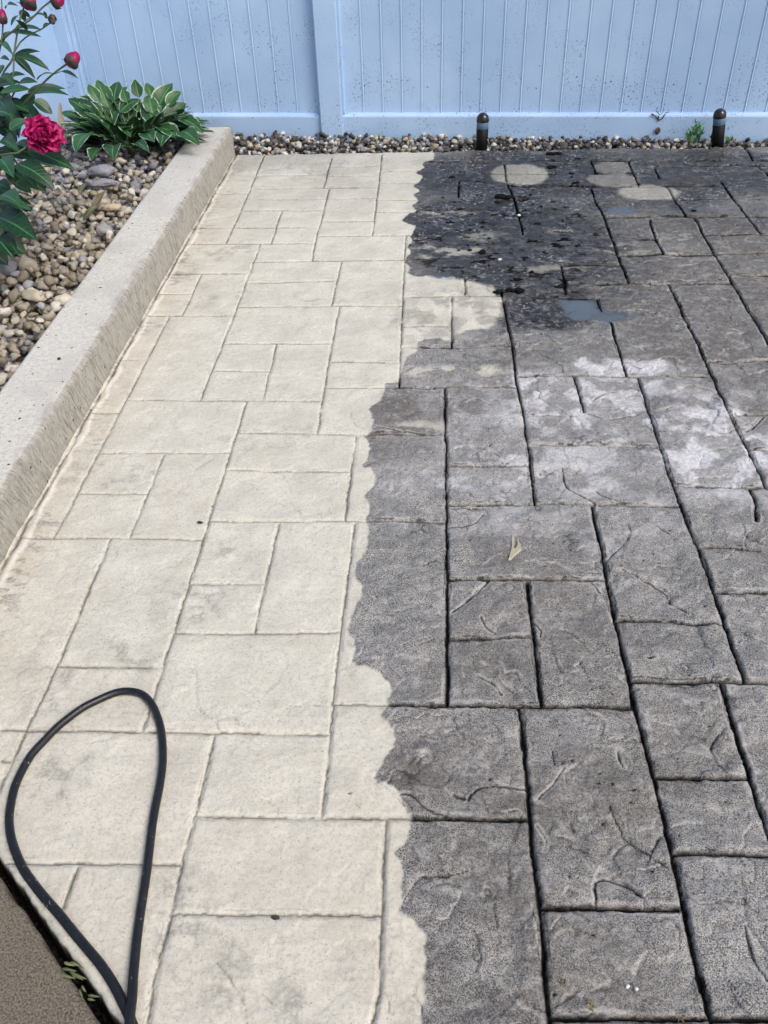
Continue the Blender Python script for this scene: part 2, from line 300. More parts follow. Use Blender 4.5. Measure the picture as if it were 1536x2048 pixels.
# half washed patches where the grime is smeared
half = np.maximum.reduce([blob(905, 742, 110, 12, .5, .6, 42) * .8, blob(880, 503, 75, 12, .5, .8, 43) * .45, blob(870, 429, 60, 7, .4, .8, 44) * .4, blob(830, 853, 60, 9, .5, .8, 45) * .6,
                          blob(1110, 538, 60, 8, .6, .9, 46) * .35, blob(960, 470, 45, 10, .6, .8, 47) * .3, blob(1140, 463, 35, 9, .4, .6, 48) * .3, blob(1250, 497, 60, 14, .2, .6, 49) * .3])
nr_ = fbm(X * .5, Y, .035, 321, 5); dirt = dirt * (1 - half * ss(.44, .56, nr_))
resid_shade = (1 - dirt) * blob(910, 630, 115, 60, .4, .5, 52) * ss(.42, .62, n1) * .45        # thin film left in the tan patch
resid_shade = np.maximum(resid_shade, (1 - dirt) * blob(840, 575, 90, 18, .4, .5, 53) * .12)
resid_shade = np.maximum(resid_shade, (1 - dirt) * (ss(3.3, 4.5, Y) * .20 + ss(4.1, 4.65, Y) * .12) * (.6 + .8 * ss(.35, .65, n3)))  # shade near the fence painted in as a darker tone towards the back
dirt = np.clip(dirt + resid_shade, 0, 1)
# wet part at the back
wet = np.maximum.reduce([blob(1010, 470, 250, 125, .35, .35, 91, .2), blob(1050, 345, 260, 60, .4, .3, 92, .2), blob(1330, 345, 320, 80, .6, .5, 88, .2) * .9, blob(1090, 615, 110, 45, .3, .5, 93, .1), blob(1400, 430, 260, 50, .6, .6, 94, .2) * .45])
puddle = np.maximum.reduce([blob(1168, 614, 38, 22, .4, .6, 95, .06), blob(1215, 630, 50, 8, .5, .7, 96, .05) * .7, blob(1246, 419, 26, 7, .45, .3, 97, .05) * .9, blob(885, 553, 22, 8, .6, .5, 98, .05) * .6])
damp = np.clip(blob(1330, 700, 420, 280, .5, .4, 88, .3), 0, 1)
wet = wet * ss(.25, .8, dirt)
# --- grooves
wn = fbm(X, Y, .05, 101, 3)
far = ss(1.5, 4.5, Y)
half_w = (.0016 + .0018 * dirt * (1 - .62 * ss(1.0, 2.1, Y)) + (.0004 + .0009 * dirt) * far) * (.40 + .7 * wn + .55 * vn(X, Y, .022, 333))
core = 1 - ss(.6, 1.35, DJ / half_w)
ridge = (1 - ss(.0, .012, np.abs(DJ - .011 - .004 * (wn - .5)))) * .4
shoulder = 1 - ss(.002, .009, DJ)
parl = (1 - ss(.0003, .0016, np.abs(DJ - .0075 - (vn(X, Y, .03, 301) - .5) * .005))) * ss(.52, .60, vn(X, Y, .05, 302))
crack = (1 - ss(.4, 1.5, DC / (.0009 + .0008 * dirt) / (.35 + 1.2 * vn(X, Y, .02, 330)))) * ss(.08, .30, vn(X, Y, .035, 332))
spots = 1 - ss(.0012, .0030, DPT)
pits = (vn(X, Y, .010, 111) > .955) * ss(.45, .55, vn(X, Y, .1, 112)) * (dirt * .85 + .15) * (vn(X, Y, .004, 113))
# --- relief: riven stone texture of the stamp mats
t1 = fbm(X, Y * 1.1, .30, 121, 5) * 7 + X * 1.6 + Y * .7
tf = t1 - np.floor(t1); ter = (ss(.0, .045, tf) - tf * (1.0)) / 9     # thin flakes: sharp edge, gentle slope back
t2 = fbm(X * .8 + Y * .5, Y * .7, .14, 131, 5) * 5 - Y * 2
tf2 = t2 - np.floor(t2); ter2 = (ss(0, .05, tf2) - tf2) / 6
rough = .35 + .65 * dirt
cz = np.abs(fbm(X * .9 + Y * .35, Y - X * .25, .26, 501, 5) - .5); cz2 = np.abs(fbm(X, Y * 1.2, .13, 511, 5) - .5)
hill = fbm(X, Y, .12, 141, 5)
t3 = fbm(X * .8, Y * 1.1, .075, 401, 5) * 4 + X * 3; tf3 = t3 - np.floor(t3); ter3 = (ss(0, .06, tf3) - tf3) / 4; m3 = ss(.52, .66, fbm(X, Y, .10, 405, 4))
flk = ss(.38, .62, fbm(X, Y, .25, 303, 3))
Z = ter * .026 * rough * flk + ter2 * .016 * rough * (1.1 - flk) + ter3 * .010 * rough * m3 + (hill - .5) * .006 * rough + (fbm(X, Y, .012, 151, 3) - .5) * .0030 * rough + (n4 - .5) * .0012
Z += (ss(0, .16, cz) * .0060 + ss(0, .14, cz2) * .0030) * rough
Z = Z * (1 - .6 * shoulder) - .0016 * shoulder
Z -= (1 - ss(.001, .0035, np.abs(DJ - .0085 - (vn(X, Y, .03, 301) - .5) * .006))) * (.0005 + .0008 * dirt) * ss(.45, .6, vn(X, Y, .09, 302))
Z -= core * (.0035 + .0045 * dirt) * (.6 + .7 * wn)
Z -= spots * .003; lstep = ss(-.0016, .0016, SDL) * np.exp(-np.clip(SDL, 0, 1) / .035) * .0034 + (1 - ss(0, .006, DL)) * .0008
Z -= lstep * rough * (.7 + .6 * wn)
Z -= crack * .003 * (.5 + .6 * dirt); Z -= np.clip(pits, 0, 1) * .002
# one side of each chip lies a little lower
Z -= (1 - ss(0, .02, DC)) * .0012 * rough
pz = np.clip(puddle * 1.4, 0, 1); Z = Z * (1 - pz) + (-.0005) * pz
Z -= .003 + .0042 * (.35 + .65 * dirt)
# --- edges of the slab pour
eA, eB = gp(6, 1730), gp(236, 2048)
ex, ey = eB.x - eA.x, eB.y - eA.y; eL = math.hypot(ex, ey)
E = ((X - eA.x) * ey - (Y - eA.y) * ex) / eL       # signed distance to the near-left edge
if ((0 - eA.x) * ey - (1.5 - eA.y) * ex) > 0: pass
else: E = -E
E = E + (fbm(X, Y, .02, 161, 3) - .5) * .006
Z -= ss(.012, 0, E) * .006 if False else (1 - ss(.0, .012, E)) * .007
Z -= (1 - ss(-.003, .002, E)) * .12
fA, fB = gp(465, 309), gp(1536, 293)
yb_ = fA.y + (X - fA.x) * (fB.y - fA.y) / (fB.x - fA.x)
EB = yb_ - Y + (fbm(X, Y, .05, 171, 3) - .5) * .012
Z -= (1 - ss(-.012, .004, EB)) * .09
kd = X + 1.05                                       # distance from the kerb
Z -= (1 - ss(.002, .010, np.abs(kd - .008 + (wn - .5) * .012))) * .006
caulk = (1 - ss(.0, .012, np.abs(kd - .024 - (vn(X, Y, .05, 181) - .5) * .02))) ; Z += caulk * .002
kerbline = (1 - ss(.001, .006, np.abs(kd - .008 + (wn - .5) * .012)))
# --- stains, and light and shade painted into the tones
warm = (1 - ss(.02, .22, kd)) * ss(.4, .6, n1) + blob(370, 1010, 60, 60, .6, .6, 62, .1) * .7 * ss(.4, .6, n1) + ss(.55, .7, n3) * .25 + blob(450, 520, 90, 130, .7, .5, 63, .2) * .25
warm = np.clip(warm + ss(1.6, .7, Y) * 0 + (1 - ss(.5, 1.5, Y)) * .45, 0, 1)
grime = (1 - ss(.03, .16, kd)) * ss(.48, .62, n4) * ss(.4, .6, fbm(X, Y, .15, 191, 3)) * .9
for b_ in ((415,1090,60,20),(380,1210,70,60),(330,1900,90,120),(470,1950,90,70),(230,1330,110,80),(130,1350,90,100),(450,500,60,20),(430,590,80,20),(560,340,120,20),(700,1330,20,60),(670,2000,120,60),(350,1800,60,50),(100,1560,60,60),(200,950,120,40),(560,870,120,20),(620,600,60,15)):
    grime = np.maximum(grime, blob(*b_, .7, .7, 64, .12) * ss(.42, .66, n1) * ss(.3, .6, vn(X, Y, .02, 375)) * .55)
grime = np.maximum(grime, shoulder * ss(.52, .66, n3) * .35) * (1 - dirt * .5)
light = np.clip(ss(.50, .72, n2) * .55 + (fbm(X, Y, .3, 340, 4) - .45) * 1.2 + ss(.60, .72, fbm(X * .7, Y, .02, 341, 4)) * .5, 0, 1) * dirt * (1 - wet) * (1 - .75 * blob(1340, 520, 340, 160, .6, .5, 206, .12))
pale = np.maximum.reduce([blob(1440, 880, 150, 95, .6, .8, 65, .1), blob(1160, 800, 180, 60, .6, .8, 66, .1) * .7, blob(1250, 735, 110, 15, .5, .9, 67, .05) * .8, blob(1215, 1060, 50, 50, .3, .8, 68, .05) * .25, blob(1150, 930, 330, 90, .8, .8, 69, .1) * .5, blob(1000, 830, 150, 60, .8, .8, 70, .08) * .3]) * dirt * (.3 + .9 * ss(.42, .60, fbm(X, Y, .05, 411, 5)))  # part of these pale patches is sky sheen painted into the colour
edge_l = np.maximum((1 - ss(.012, .060, tf)) * ss(.45, .62, flk) * ss(.38, .58, n1), (1 - ss(.01, .06, tf2)) * ss(.45, .62, 1 - flk) * ss(.42, .6, n1) * .8)  # lit flake edges painted in as light lines
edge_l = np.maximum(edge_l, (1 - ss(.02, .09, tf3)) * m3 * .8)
shade_l = np.maximum(ss(.88, .99, tf3) * m3 * .8, ss(.90, .99, tf) * ss(.45, .62, flk), ss(.90, .99, tf2) * ss(.45, .62, 1 - flk) * .8) * ss(.40, .60, fbm(X, Y, .07, 331, 3))  # shadow side of the flake edges painted in as dark lines
cl_ = (1 - ss(.0012, .004, np.abs(DC - .0040))) * ss(.25, .5, vn(X, Y, .05, 311)); edge_l = np.maximum(edge_l, cl_)
crest = (1 - ss(.004, .016, cz)) * ss(.40, .6, fbm(X, Y, .09, 521, 4)) * dirt * .8; edge_l = np.maximum(edge_l, crest * ss(.3, .5, vn(X, Y, .018, 522)))
lrim = (1 - ss(.0008, .0026 + .004 * ss(.5, .7, vn(X, Y, .04, 361)), np.abs(SDL + .0022))) * ss(.35, .65, vn(X, Y, .03, 362)) * dirt; edge_l = np.maximum(edge_l, lrim)
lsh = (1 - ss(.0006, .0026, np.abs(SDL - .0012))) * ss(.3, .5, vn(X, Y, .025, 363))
rimd = (1 - ss(.0015, .0045, np.abs(DJ - .010 - (vn(X, Y, .02, 312) - .5) * .006))) * ss(.55, .7, vn(X, Y, .06, 313)) * dirt; edge_l = np.maximum(edge_l, rimd * .8)
edge_l = np.where(E < .006, 1.0, np.minimum(edge_l, .9))
dk = np.clip((fbm(X, Y, .4, 201, 5) - .42) * 3, 0, 1)
dk = np.maximum(dk, blob(1340, 555, 330, 160, .6, .7, 206, .12) * (.75 + .5 * ss(.35, .6, n1)))
corec = np.maximum(core, dirt * (1 - ss(.8, 1.55, DJ / half_w)))
groove = np.clip((1 - ss(.001, .006, E)) + corec * (.80 + .2 * dirt) * ss(.15, .45, wn + dirt * .35) + crack * (.5 + .4 * dirt) + ss(.66, .70, fbm(X * .6, Y, .028, 371, 3)) * np.clip(blob(1010, 480, 190, 110, .6, .5, 372, .1), 0, 1) * .95 * (dirt > .5) + spots + lsh * (.12 + .35 * dirt) + shade_l * (.08 + .42 * dirt) * (1 - wet * .3) + parl * (.25 + .45 * dirt) + np.clip(pits, 0, 1) * .9 + kerbline * .8 * ss(.35, .55, n1), 0, 1)  # joint dirt and cracks, with the painted shadow lines of flake edges
def zs(x, y, rad=.004):
    i = np.searchsorted(YS, [y - rad, y + rad]); j = np.searchsorted(XS, [x - rad, x + rad])
    a = Z[i[0]:i[1] + 1, j[0]:j[1] + 1]
    return float(np.percentile(a, 80)) if a.size and x < 3.3 else 0.0
co = np.stack([X, Y, Z], -1).reshape(-1, 3)
pm = mesh_np('patio', co, grid_faces(len(YS), len(XS)))
def pk(*a): return np.stack([np.clip(v, 0, 1) * np.ones_like(X) for v in a], -1).reshape(-1, 4)
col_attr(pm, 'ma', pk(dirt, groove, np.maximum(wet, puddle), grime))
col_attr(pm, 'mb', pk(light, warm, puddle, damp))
fk = fbm(X * .45, Y, .016, 351, 4); f2 = fbm(X * .6, Y, .007, 355, 2); zone = ss(.40, .60, fbm(X, Y, .12, 358, 3))
fr_zone = dirt * np.clip(blob(1340, 555, 330, 130, .6, .7, 206, .12) + blob(1130, 690, 230, 90, .6, .7, 207, .12), 0, 1)
fleck = (ss(.60, .72, fk) * .22 + ss(.66, .80, f2) * zone + ss(.56, .62, fk) * ss(.55, .68, fbm(X, Y, .2, 359, 3)) * .12) * np.clip(wet * 1.5, 0, 1) * (1 - puddle)  # glints on the wet slabs painted as light flecks
fleck = np.maximum(fleck, (ss(.64, .78, f2) * .55 + ss(.57, .66, fk) * .30) * fr_zone * (1 - puddle))
col_attr(pm, 'mc', pk(pale, edge_l, dk, caulk * (1 - dirt) + fleck * dirt))
q = NT('stamped_concrete')
dirt_, groove_shade_, wet_, grime_, _ = q.attr('ma'); light_, warm_, pud_, damp_, _ = q.attr('mb'); pale_sheen_, edge_, dk_, caulk_glint_, _ = q.attr('mc')
fine = q.noise(420, 3, .75); mid = q.noise(140, 4, .7); big = q.noise(9, 4, .6); specks = q.noise(260, 2, .5); st = q.noise(90, 3, .6, co=q.coord((.35, 1, 1)))
grain = q.vor(330, out='Distance')
clean = q.mix(q.mr(big, .3, .7), (.585, .568, .492), (.480, .464, .398))
clean = q.mix(q.math('MULTIPLY', q.mr(mid, .48, .62), .45), clean, (.37, .365, .335))
clean = q.mix(q.math('MULTIPLY', q.mr(fine, .52, .62), .45), clean, (.66, .655, .60))
clean = q.mix(q.math('MULTIPLY', q.mr(specks, .61, .68), .65), clean, (.22, .215, .20))
clean = q.mix(q.math('MULTIPLY', q.mr(st, .58, .72), .3), clean, (.34, .335, .32))
clean = q.mix(q.math('MULTIPLY', warm_, .6), clean, q.mix(q.mr(mid, .4, .6), (.53, .49, .405), (.44, .405, .335)))
clean = q.mix(q.math('MULTIPLY', grime_, q.mr(mid, .36, .58, .35, 1.)), clean, (.205, .20, .185))
clean = q.mix(q.math('MULTIPLY', caulk_glint_, .5), clean, (.72, .71, .67))
dirty = q.mix(q.mr(fine, .45, .56), (.020, .0205, .020), q.mix(q.mr(big, .35, .65), (.30, .302, .296), (.43, .426, .405)))
dirty = q.mix(q.math('MULTIPLY', q.mr(mid, .40, .60), .3), dirty, (.17, .17, .166))
dirty = q.mix(q.math('MULTIPLY', q.mr(grain, .14, .04), .5), dirty, (.46, .455, .44))
dirty = q.mix(q.math('MULTIPLY', dk_, q.mr(mid, .36, .6, .85, .5)), dirty, (.075, .063, .050))
dirty = q.mix(q.math('MULTIPLY', light_, q.mr(mid, .4, .6, .1, .55)), dirty, (.42, .41, .40))
dirty = q.mix(q.math('MULTIPLY', pale_sheen_, q.mr(mid, .3, .6, .35, .9)), dirty, (.66, .665, .69))
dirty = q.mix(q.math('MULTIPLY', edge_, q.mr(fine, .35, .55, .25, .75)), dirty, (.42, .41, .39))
dirty = q.mix(q.math('MULTIPLY', q.mr(specks, .68, .74), .8), dirty, (.02, .02, .02))
wetc = q.mix(q.mr(mid, .42, .62), (.012, .015, .022), (.05, .053, .062))
wetc = q.mix(q.mr(dk_, .2, .8), (.005, .008, .014), q.mix(q.mr(mid, .35, .6), (.008, .010, .016), (.032, .033, .036)))
wetc = q.mix(q.math('MULTIPLY', caulk_glint_, .75), wetc, (.30, .30, .32))
dirty = q.mix(q.math('MULTIPLY', caulk_glint_, .6), dirty, (.44, .435, .42))
dirty = q.mix(q.math('MULTIPLY', wet_, .88), dirty, wetc)
dirty = q.mix(pud_, dirty, (.075, .10, .13))  # fence reflection in the puddles painted as blue-grey
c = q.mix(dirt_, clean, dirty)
gcol = q.mix(q.mr(edge_, .95, 1., 0., 1.), q.mix(dirt_, (.075, .070, .060), (.006, .006, .007)), (.006, .006, .007))
c = q.mix(q.math('MULTIPLY', groove_shade_, q.mr(mid, .3, .6, .92, 1.)), c, gcol)
rg = q.mix(dirt_, (.8, .8, .8), q.mix(damp_, (.62, .62, .62), (.42, .42, .42)))
rg = q.mix(q.math('MULTIPLY', wet_, dirt_), rg, (.30, .30, .30)); rg = q.mix(pud_, rg, (.05, .05, .05))
spc = q.math('MULTIPLY', q.mr(dirt_, 0, 1, .25, .5), q.mr(groove_shade_, .1, .6, 1., .0))
spc = q.math('MULTIPLY', spc, q.mr(q.math('SUBTRACT', wet_, pud_), 0, 1, 1., .35))
rg = q.mix(groove_shade_, rg, (1., 1., 1.))
h = q.math('ADD', q.math('MULTIPLY', fine, .6), q.math('MULTIPLY', mid, .9))
bs = q.n('ShaderNodeBump'); q.put(bs.inputs['Height'], h); bs.inputs['Distance'].default_value = .0016
q.put(bs.inputs['Strength'], q.math('MULTIPLY', q.mr(dirt_, 0, 1, .35, .9), q.mr(pud_, 0, .6, 1., 0.)))
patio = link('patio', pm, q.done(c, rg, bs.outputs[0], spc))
tag(patio, 'stamped concrete patio, pale where washed and dark grey where still dirty', 'patio', kind='structure')

# ---- earth under everything
bm = bmesh.new(); bmesh.ops.create_grid(bm, x_segments=1, y_segments=1, size=60)
for v in bm.verts: v.co.z = -.16
q = NT('lawn_earth'); gcl = q.mix(q.noise(6, 5), (.05, .07, .025), (.09, .08, .05))
tag(bm_obj('ground', bm, q.done(gcl, .9)), 'bare ground around and beneath the patio', 'ground', kind='structure')

# ---- brown concrete slab at the near left corner, beyond the open joint
sA, sB = gp(-6, 1748), gp(204, 2048)
dv = (sB - sA).normalized(); nv = Vector((-dv.y, dv.x, 0)); nv = nv if nv.x < 0 else -nv
N_, M_ = 260, 120
uu = np.linspace(-1.2, .8, N_); vv = np.concatenate([[0, 0, .002, .006], np.linspace(.012, 1.1, M_ - 4)])
U, V = np.meshgrid(uu, vv)
wob = (fbm(U, U * 0, .03, 211, 4) - .5) * .012
BX = sA.x + dv.x * U + nv.x * (V + wob * (V < .03)); BY = sA.y + dv.y * U + nv.y * (V + wob * (V < .03))
BZ = (fbm(BX, BY, .08, 213, 4) - .5) * .003 + (vn(BX, BY, .006, 214) - .5) * .001 - .003
BZ[0] = -.14; BZ[1] -= .008; BZ[2] -= .003
q = NT('brown_concrete'); fn = q.noise(300, 4, .75); gr = q.vor(240)
c = q.mix(q.mr(fn, .35, .65), (.055, .045, .032), (.24, .21, .16)); c = q.mix(q.math('MULTIPLY', q.mr(gr, .15, .02), .6), c, (.42, .38, .31)); c = q.mix(q.math('MULTIPLY', q.mr(q.noise(12, 4), .5, .7), .4), c, (.13, .11, .075))
tag(link('path', mesh_np('path', np.stack([BX, BY, BZ], -1).reshape(-1, 3), grid_faces(M_, N_)), q.done(c, .85, q.bump(fn, .9, .003))), 'old brown gritty concrete slab at the near left corner beyond the open joint', 'path', kind='structure')

# ---- raised concrete kerb
KX1, KX0, KH, KY0, KY1 = -1.05, -1.245, .135, .9, 4.70
prof = [(KX0, -.14), (KX0, .03), (KX0, .10), (KX0, KH - .012), (KX0 + .003, KH - .004), (KX0 + .010, KH)]
prof += [(KX0 + .010 + (KX1 - KX0 - .024) * t, KH) for t in np.linspace(.04, 1, 26)]
prof += [(KX1 - .006, KH - .003), (KX1 - .001, KH - .010)] + [(KX1 + .000, KH - .012 - (KH + .0) * t) for t in np.linspace(.05, 1, 22)] + [(KX1, -.14)]
ky = np.arange(KY0, KY1, .006); ky = np.concatenate([[KY0], ky, [KY1 - .008, KY1 - .002, KY1]])
P_ = np.array(prof); n = len(prof)
KXg = np.tile(P_[:, 0], (len(ky), 1)); KZ = np.tile(P_[:, 1], (len(ky), 1)); KYg = np.repeat(ky[:, None], n, 1)
arc = np.concatenate([[0], np.cumsum(np.hypot(*np.diff(P_, axis=0).T))])[None, :] * np.ones((len(ky), 1))
d1 = (fbm(arc, KYg, .22, 221, 3) - .5) * .006
onside = (np.arange(n) > 31)[None, :] * (np.arange(n) < n - 1)[None, :]
ontop = ((np.arange(n) > 5) & (np.arange(n) < 32))[None, :]
strk = (fbm(arc * .30 + KYg * .3, KYg - arc * .5, .016, 225, 4) - .5) * .0022 * ss(.3,.6,fbm(arc, KYg, .1, 226, 3))
KXg = KXg + (d1 * .8 ) * onside; KZ = KZ + d1 * .8 * ontop
cut = np.zeros_like(KZ)
for yj in (2.13, 3.35, 4.25): cut = np.maximum(cut, (1 - ss(.001, .007, np.abs(KYg - yj - (vn(arc, KYg, .05, 226) - .5) * .012))))
KZ -= cut * ontop * .002
side = np.ones_like(KZ) * onside; edge = np.exp(-((np.arange(n) - 31.5) / 2.0) ** 2)[None, :] * ss(.42, .62, fbm(arc, KYg, .05, 227, 4))
stn = ss(.50, .68, fbm(arc, KYg, .18, 228, 5)); end_ = [np.arange(n)]
me = mesh_np('kerb', np.stack([KXg, KYg, KZ], -1).reshape(-1, 3), grid_faces(len(ky), n)[:, ::-1])
bm = bmesh.new(); bm.from_mesh(me)
bm.verts.ensure_lookup_table()
for r_ in (0, len(ky) - 1):
    bm.faces.new([bm.verts[r_ * n + i] for i in range(n)][::(1 if r_ else -1)])
bmesh.ops.recalc_face_normals(bm, faces=bm.faces); bm.to_mesh(me); bm.free()
far_ = ss(3.2, 4.7, KYg)
col_attr(me, 'ka', np.stack([side, edge * np.ones_like(KZ), np.clip(stn * .6 + cut * .4 * ontop, 0, 1), far_], -1).reshape(-1, 4))
q = NT('kerb_concrete'); sd_, ed_, st_, fr_, _ = q.attr('ka')
fn = q.noise(380, 3, .7); md = q.noise(60, 4, .7); streak = q.noise(52, 6, .85, co=q.coord((.6, 1.5, .35), .0), dist=.9)
c = q.mix(q.mr(md, .35, .65), (.52, .51, .465), (.62, .61, .56)); c = q.mix(q.math('MULTIPLY', q.mr(fn, .6, .72), .4), c, (.30, .29, .27))
c = q.mix(q.math('MULTIPLY', st_, q.mr(md, .4, .6, .15, .6)), c, (.34, .335, .325))
c = q.mix(q.math('MULTIPLY', fr_, .35), c, (.33, .32, .31))
sc_ = q.mix(q.mr(streak, .40, .66), (.43, .415, .37), (.25, .235, .20)); c = q.mix(q.math('MULTIPLY', sd_, .9), c, sc_)
hv = q.n('ShaderNodeSeparateXYZ'); hc_ = q.n('ShaderNodeTexCoord'); q.t.links.new(hc_.outputs['Object'], hv.inputs[0]); cb = q.n('ShaderNodeCombineXYZ')
q.put(cb.inputs[0], q.math('MULTIPLY', q.math('ADD', hv.outputs[1], q.math('MULTIPLY', hv.outputs[2], .45)), 130.)); q.put(cb.inputs[1], q.math('MULTIPLY', hv.outputs[2], 16.)); q.put(cb.inputs[2], q.math('MULTIPLY', hv.outputs[1], 9.))
hair = q.noise(1.0, 4, .65, co=cb.outputs[0], dist=.5); hz2 = q.noise(7, 4, .6)
c = q.mix(q.math('MULTIPLY', q.math('MULTIPLY', sd_, q.mr(hair, .50, .62)), q.mr(hz2, .35, .6, .2, .75)), c, (.17, .16, .135))
c = q.mix(q.math('MULTIPLY', q.math('MULTIPLY', sd_, q.mr(hair, .46, .36)), .25), c, (.50, .49, .45))
c = q.mix(q.math('MULTIPLY', ed_, .4), c, (.16, .155, .15))
c = q.mix(q.math('MULTIPLY', q.mr(q.noise(150, 3, .7), .58, .64), .5), c, (.12, .115, .10)); c = q.mix(q.mr(q.noise(75, 0), .80, .82), c, (.02, .02, .018))
tag(link('kerb', me, q.done(c, .85, q.bump(fn, .7, .003), .3)), 'raised pale concrete kerb with streaked inner side, between pebble bed and patio', 'kerb', kind='structure')

# ---- soil under the pebbles
def soil(name, x0, x1, y0, y1, z, lab):
    xs = np.linspace(x0, x1, 90); yy_ = np.linspace(y0, y1, 110); a, b = np.meshgrid(xs, yy_)
    zz = z + (fbm(a, b, .12, 231, 4) - .5) * .03
    q = NT('soil'); c = q.mix(q.noise(80, 4), (.022, .018, .013), (.06, .05, .035))
    tag(link(name, mesh_np(name, np.stack([a, b, zz], -1).reshape(-1, 3), grid_faces(110, 90)), q.done(c, .95)), lab, 'soil', kind='structure')
soil('soil', -3.2, -1.20, .9, 5.3, .055, 'dark soil under the pebble bed')
soil('soil', -1.22, 3.4, 4.55, 5.05, -.055, 'dark soil under the gravel strip at the fence')

# ================================================================== FENCE
fl, fr = Vector((-1.116, 4.979, 0)), Vector((1.76, 4.792, 0))
FD = (fr - fl).normalized(); FN = Vector((FD.y, -FD.x, 0))     # FN points to the viewer
FN = FN if FN.y < 0 else -FN
def fpt(px, py, off=0.0):
    """point of the fence plane (moved towards the viewer by off) seen at px,py"""
    d = ray(px, py); o = fl + FN * off; t = (o - EYE).dot(FN) / d.dot(FN); return EYE + d * t
def fs(px, py, off=0): return (fpt(px, py, off) - fl).dot(FD)
FANG = math.atan2(FD.y, FD.x)
q = NT('vinyl')
sepz = q.n('ShaderNodeSeparateXYZ'); tcn = q.n('ShaderNodeTexCoord'); q.t.links.new(tcn.outputs['Object'], sepz.inputs[0]); hz_ = sepz.outputs[2]
base = q.mix(q.mr(q.noise(2.2, 3), .3, .7), (.335, .485, .705), (.40, .56, .77))
base = q.mix(q.math('MULTIPLY', q.mr(q.noise(26, 5, .7), .52, .72), .25), base, (.36, .48, .64))
low = q.mr(hz_, .15, .95, 1., .25)
spk = q.mr(q.noise(110, 3, .7), .585, .64); mask = q.mr(q.noise(5.5, 3), .44, .64)
base = q.mix(q.math('MULTIPLY', q.math('MULTIPLY', spk, mask), q.math('MULTIPLY', low, 1.)), base, (.08, .095, .11))
sp2 = q.mr(q.vor(24), .10, .07); sel = q.mr(q.noise(13, 1), .56, .60)
base = q.mix(q.math('MULTIPLY', q.math('MULTIPLY', sp2, sel), q.mr(hz_, .2, .7, 1., .1)), base, (.022, .018, .015))
M_vinyl = q.done(base, .38, q.bump(q.noise(20, 3), .15, .002), .45)
FH = 1.83
def to_world(bm, org): bmesh.ops.transform(bm, matrix=Matrix.Translation(org) @ Matrix.Rotation(FANG, 4, 'Z'), verts=bm.verts)
def board_panel(s0, s1, grooves, z0, z1, parent, org=None, ang=None):
    """tongue and groove boards: one sheet, V grooves and a raised bead beside each"""
    prof = [(s0, 0)]
    for g in grooves: prof += [(g - .0100, 0), (g - .0080, -.0036), (g - .0005, -.0004), (g, .0030), (g + .0016, .0)]
    prof += [(s1, 0)]
    prof += [(s1, .02), (s0, .02)]
    zs = [z0, z0 + .3, z1]
    co_ = []; k = len(prof)
    for z in zs:
        for (s, y) in prof: co_.append((s, y, z))
    me = mesh_np('panel', co_, grid_faces(len(zs), k, True))
    M = Matrix.Translation(org) @ Matrix.Rotation(ang, 4, 'Z'); me.transform(M)
    bm = bmesh.new(); bm.from_mesh(me); bmesh.ops.recalc_face_normals(bm, faces=bm.faces); bm.to_mesh(me); bm.free()
    me.polygons.foreach_set('use_smooth', [False] * len(me.polygons)); return link('board_panel', me, M_vinyl, parent, smooth=False)
fence = empty('vinyl_fence', fl, label='pale blue vinyl privacy fence of vertical boards, dirt splashed near the ground', cat='fence')
RZ = fpt(900, 228, .03).z                          # top of the bottom rail
def rail_bm(s0, s1, zt, zb):
    prof = [(.012, zb), (-.028, zb), (-.030, zb + .004), (-.030, zt - .016), (-.027, zt - .009), (-.016, zt - .003), (-.012, zt), (.012, zt)]
    bm = bmesh.new(); vs = []
    for s in (s0, s1): vs.append([bm.verts.new((s, y, z)) for y, z in prof])
    for i in range(len(prof)):
        j = (i + 1) % len(prof); bm.faces.new((vs[0][i], vs[0][j], vs[1][j], vs[1][i]))
    bm.faces.new(vs[0]); bm.faces.new(vs[1][::-1]); bmesh.ops.recalc_face_normals(bm, faces=bm.faces); return bm
pl, pr = fs(641, 250, .045), fs(687.5, 277, .045)     # middle post
cl, cr = fs(122, 190, .045), fs(166, 193, .045)
cl = cr - (pr - pl)
rg_ = [fs(730 + 40.1 * i, 220) for i in range(20)]
sp_ = (rg_[-1] - rg_[0]) / 19
s_end = pr + sp_ * 25.3
gr_r = [g for g in [rg_[0] + sp_ * i for i in range(-1, 27)] if pr + .02 < g < s_end - .02]
gl_ = fs(560, 223); gr_l = [gl_ + sp_ * i for i in range(-16, 2)]; gr_l = [g for g in gr_l if cr + .02 < g < pl - .012]
board_panel(pr - .01, s_end + .01, gr_r, RZ - .05, FH, fence, fl, FANG)
board_panel(cr - .01, pl + .01, gr_l, RZ - .05, FH, fence, fl, FANG)
for a, b in ((pr, s_end), (cr, pl)):
    bm = rail_bm(a, b, RZ, -.04); to_world(bm, fl); bm_obj('bottom_rail', bm, M_vinyl, fence)
    bm = rail_bm(a, b, FH + .05, FH - .09); to_world(bm, fl); bm_obj('top_rail', bm, M_vinyl, fence)
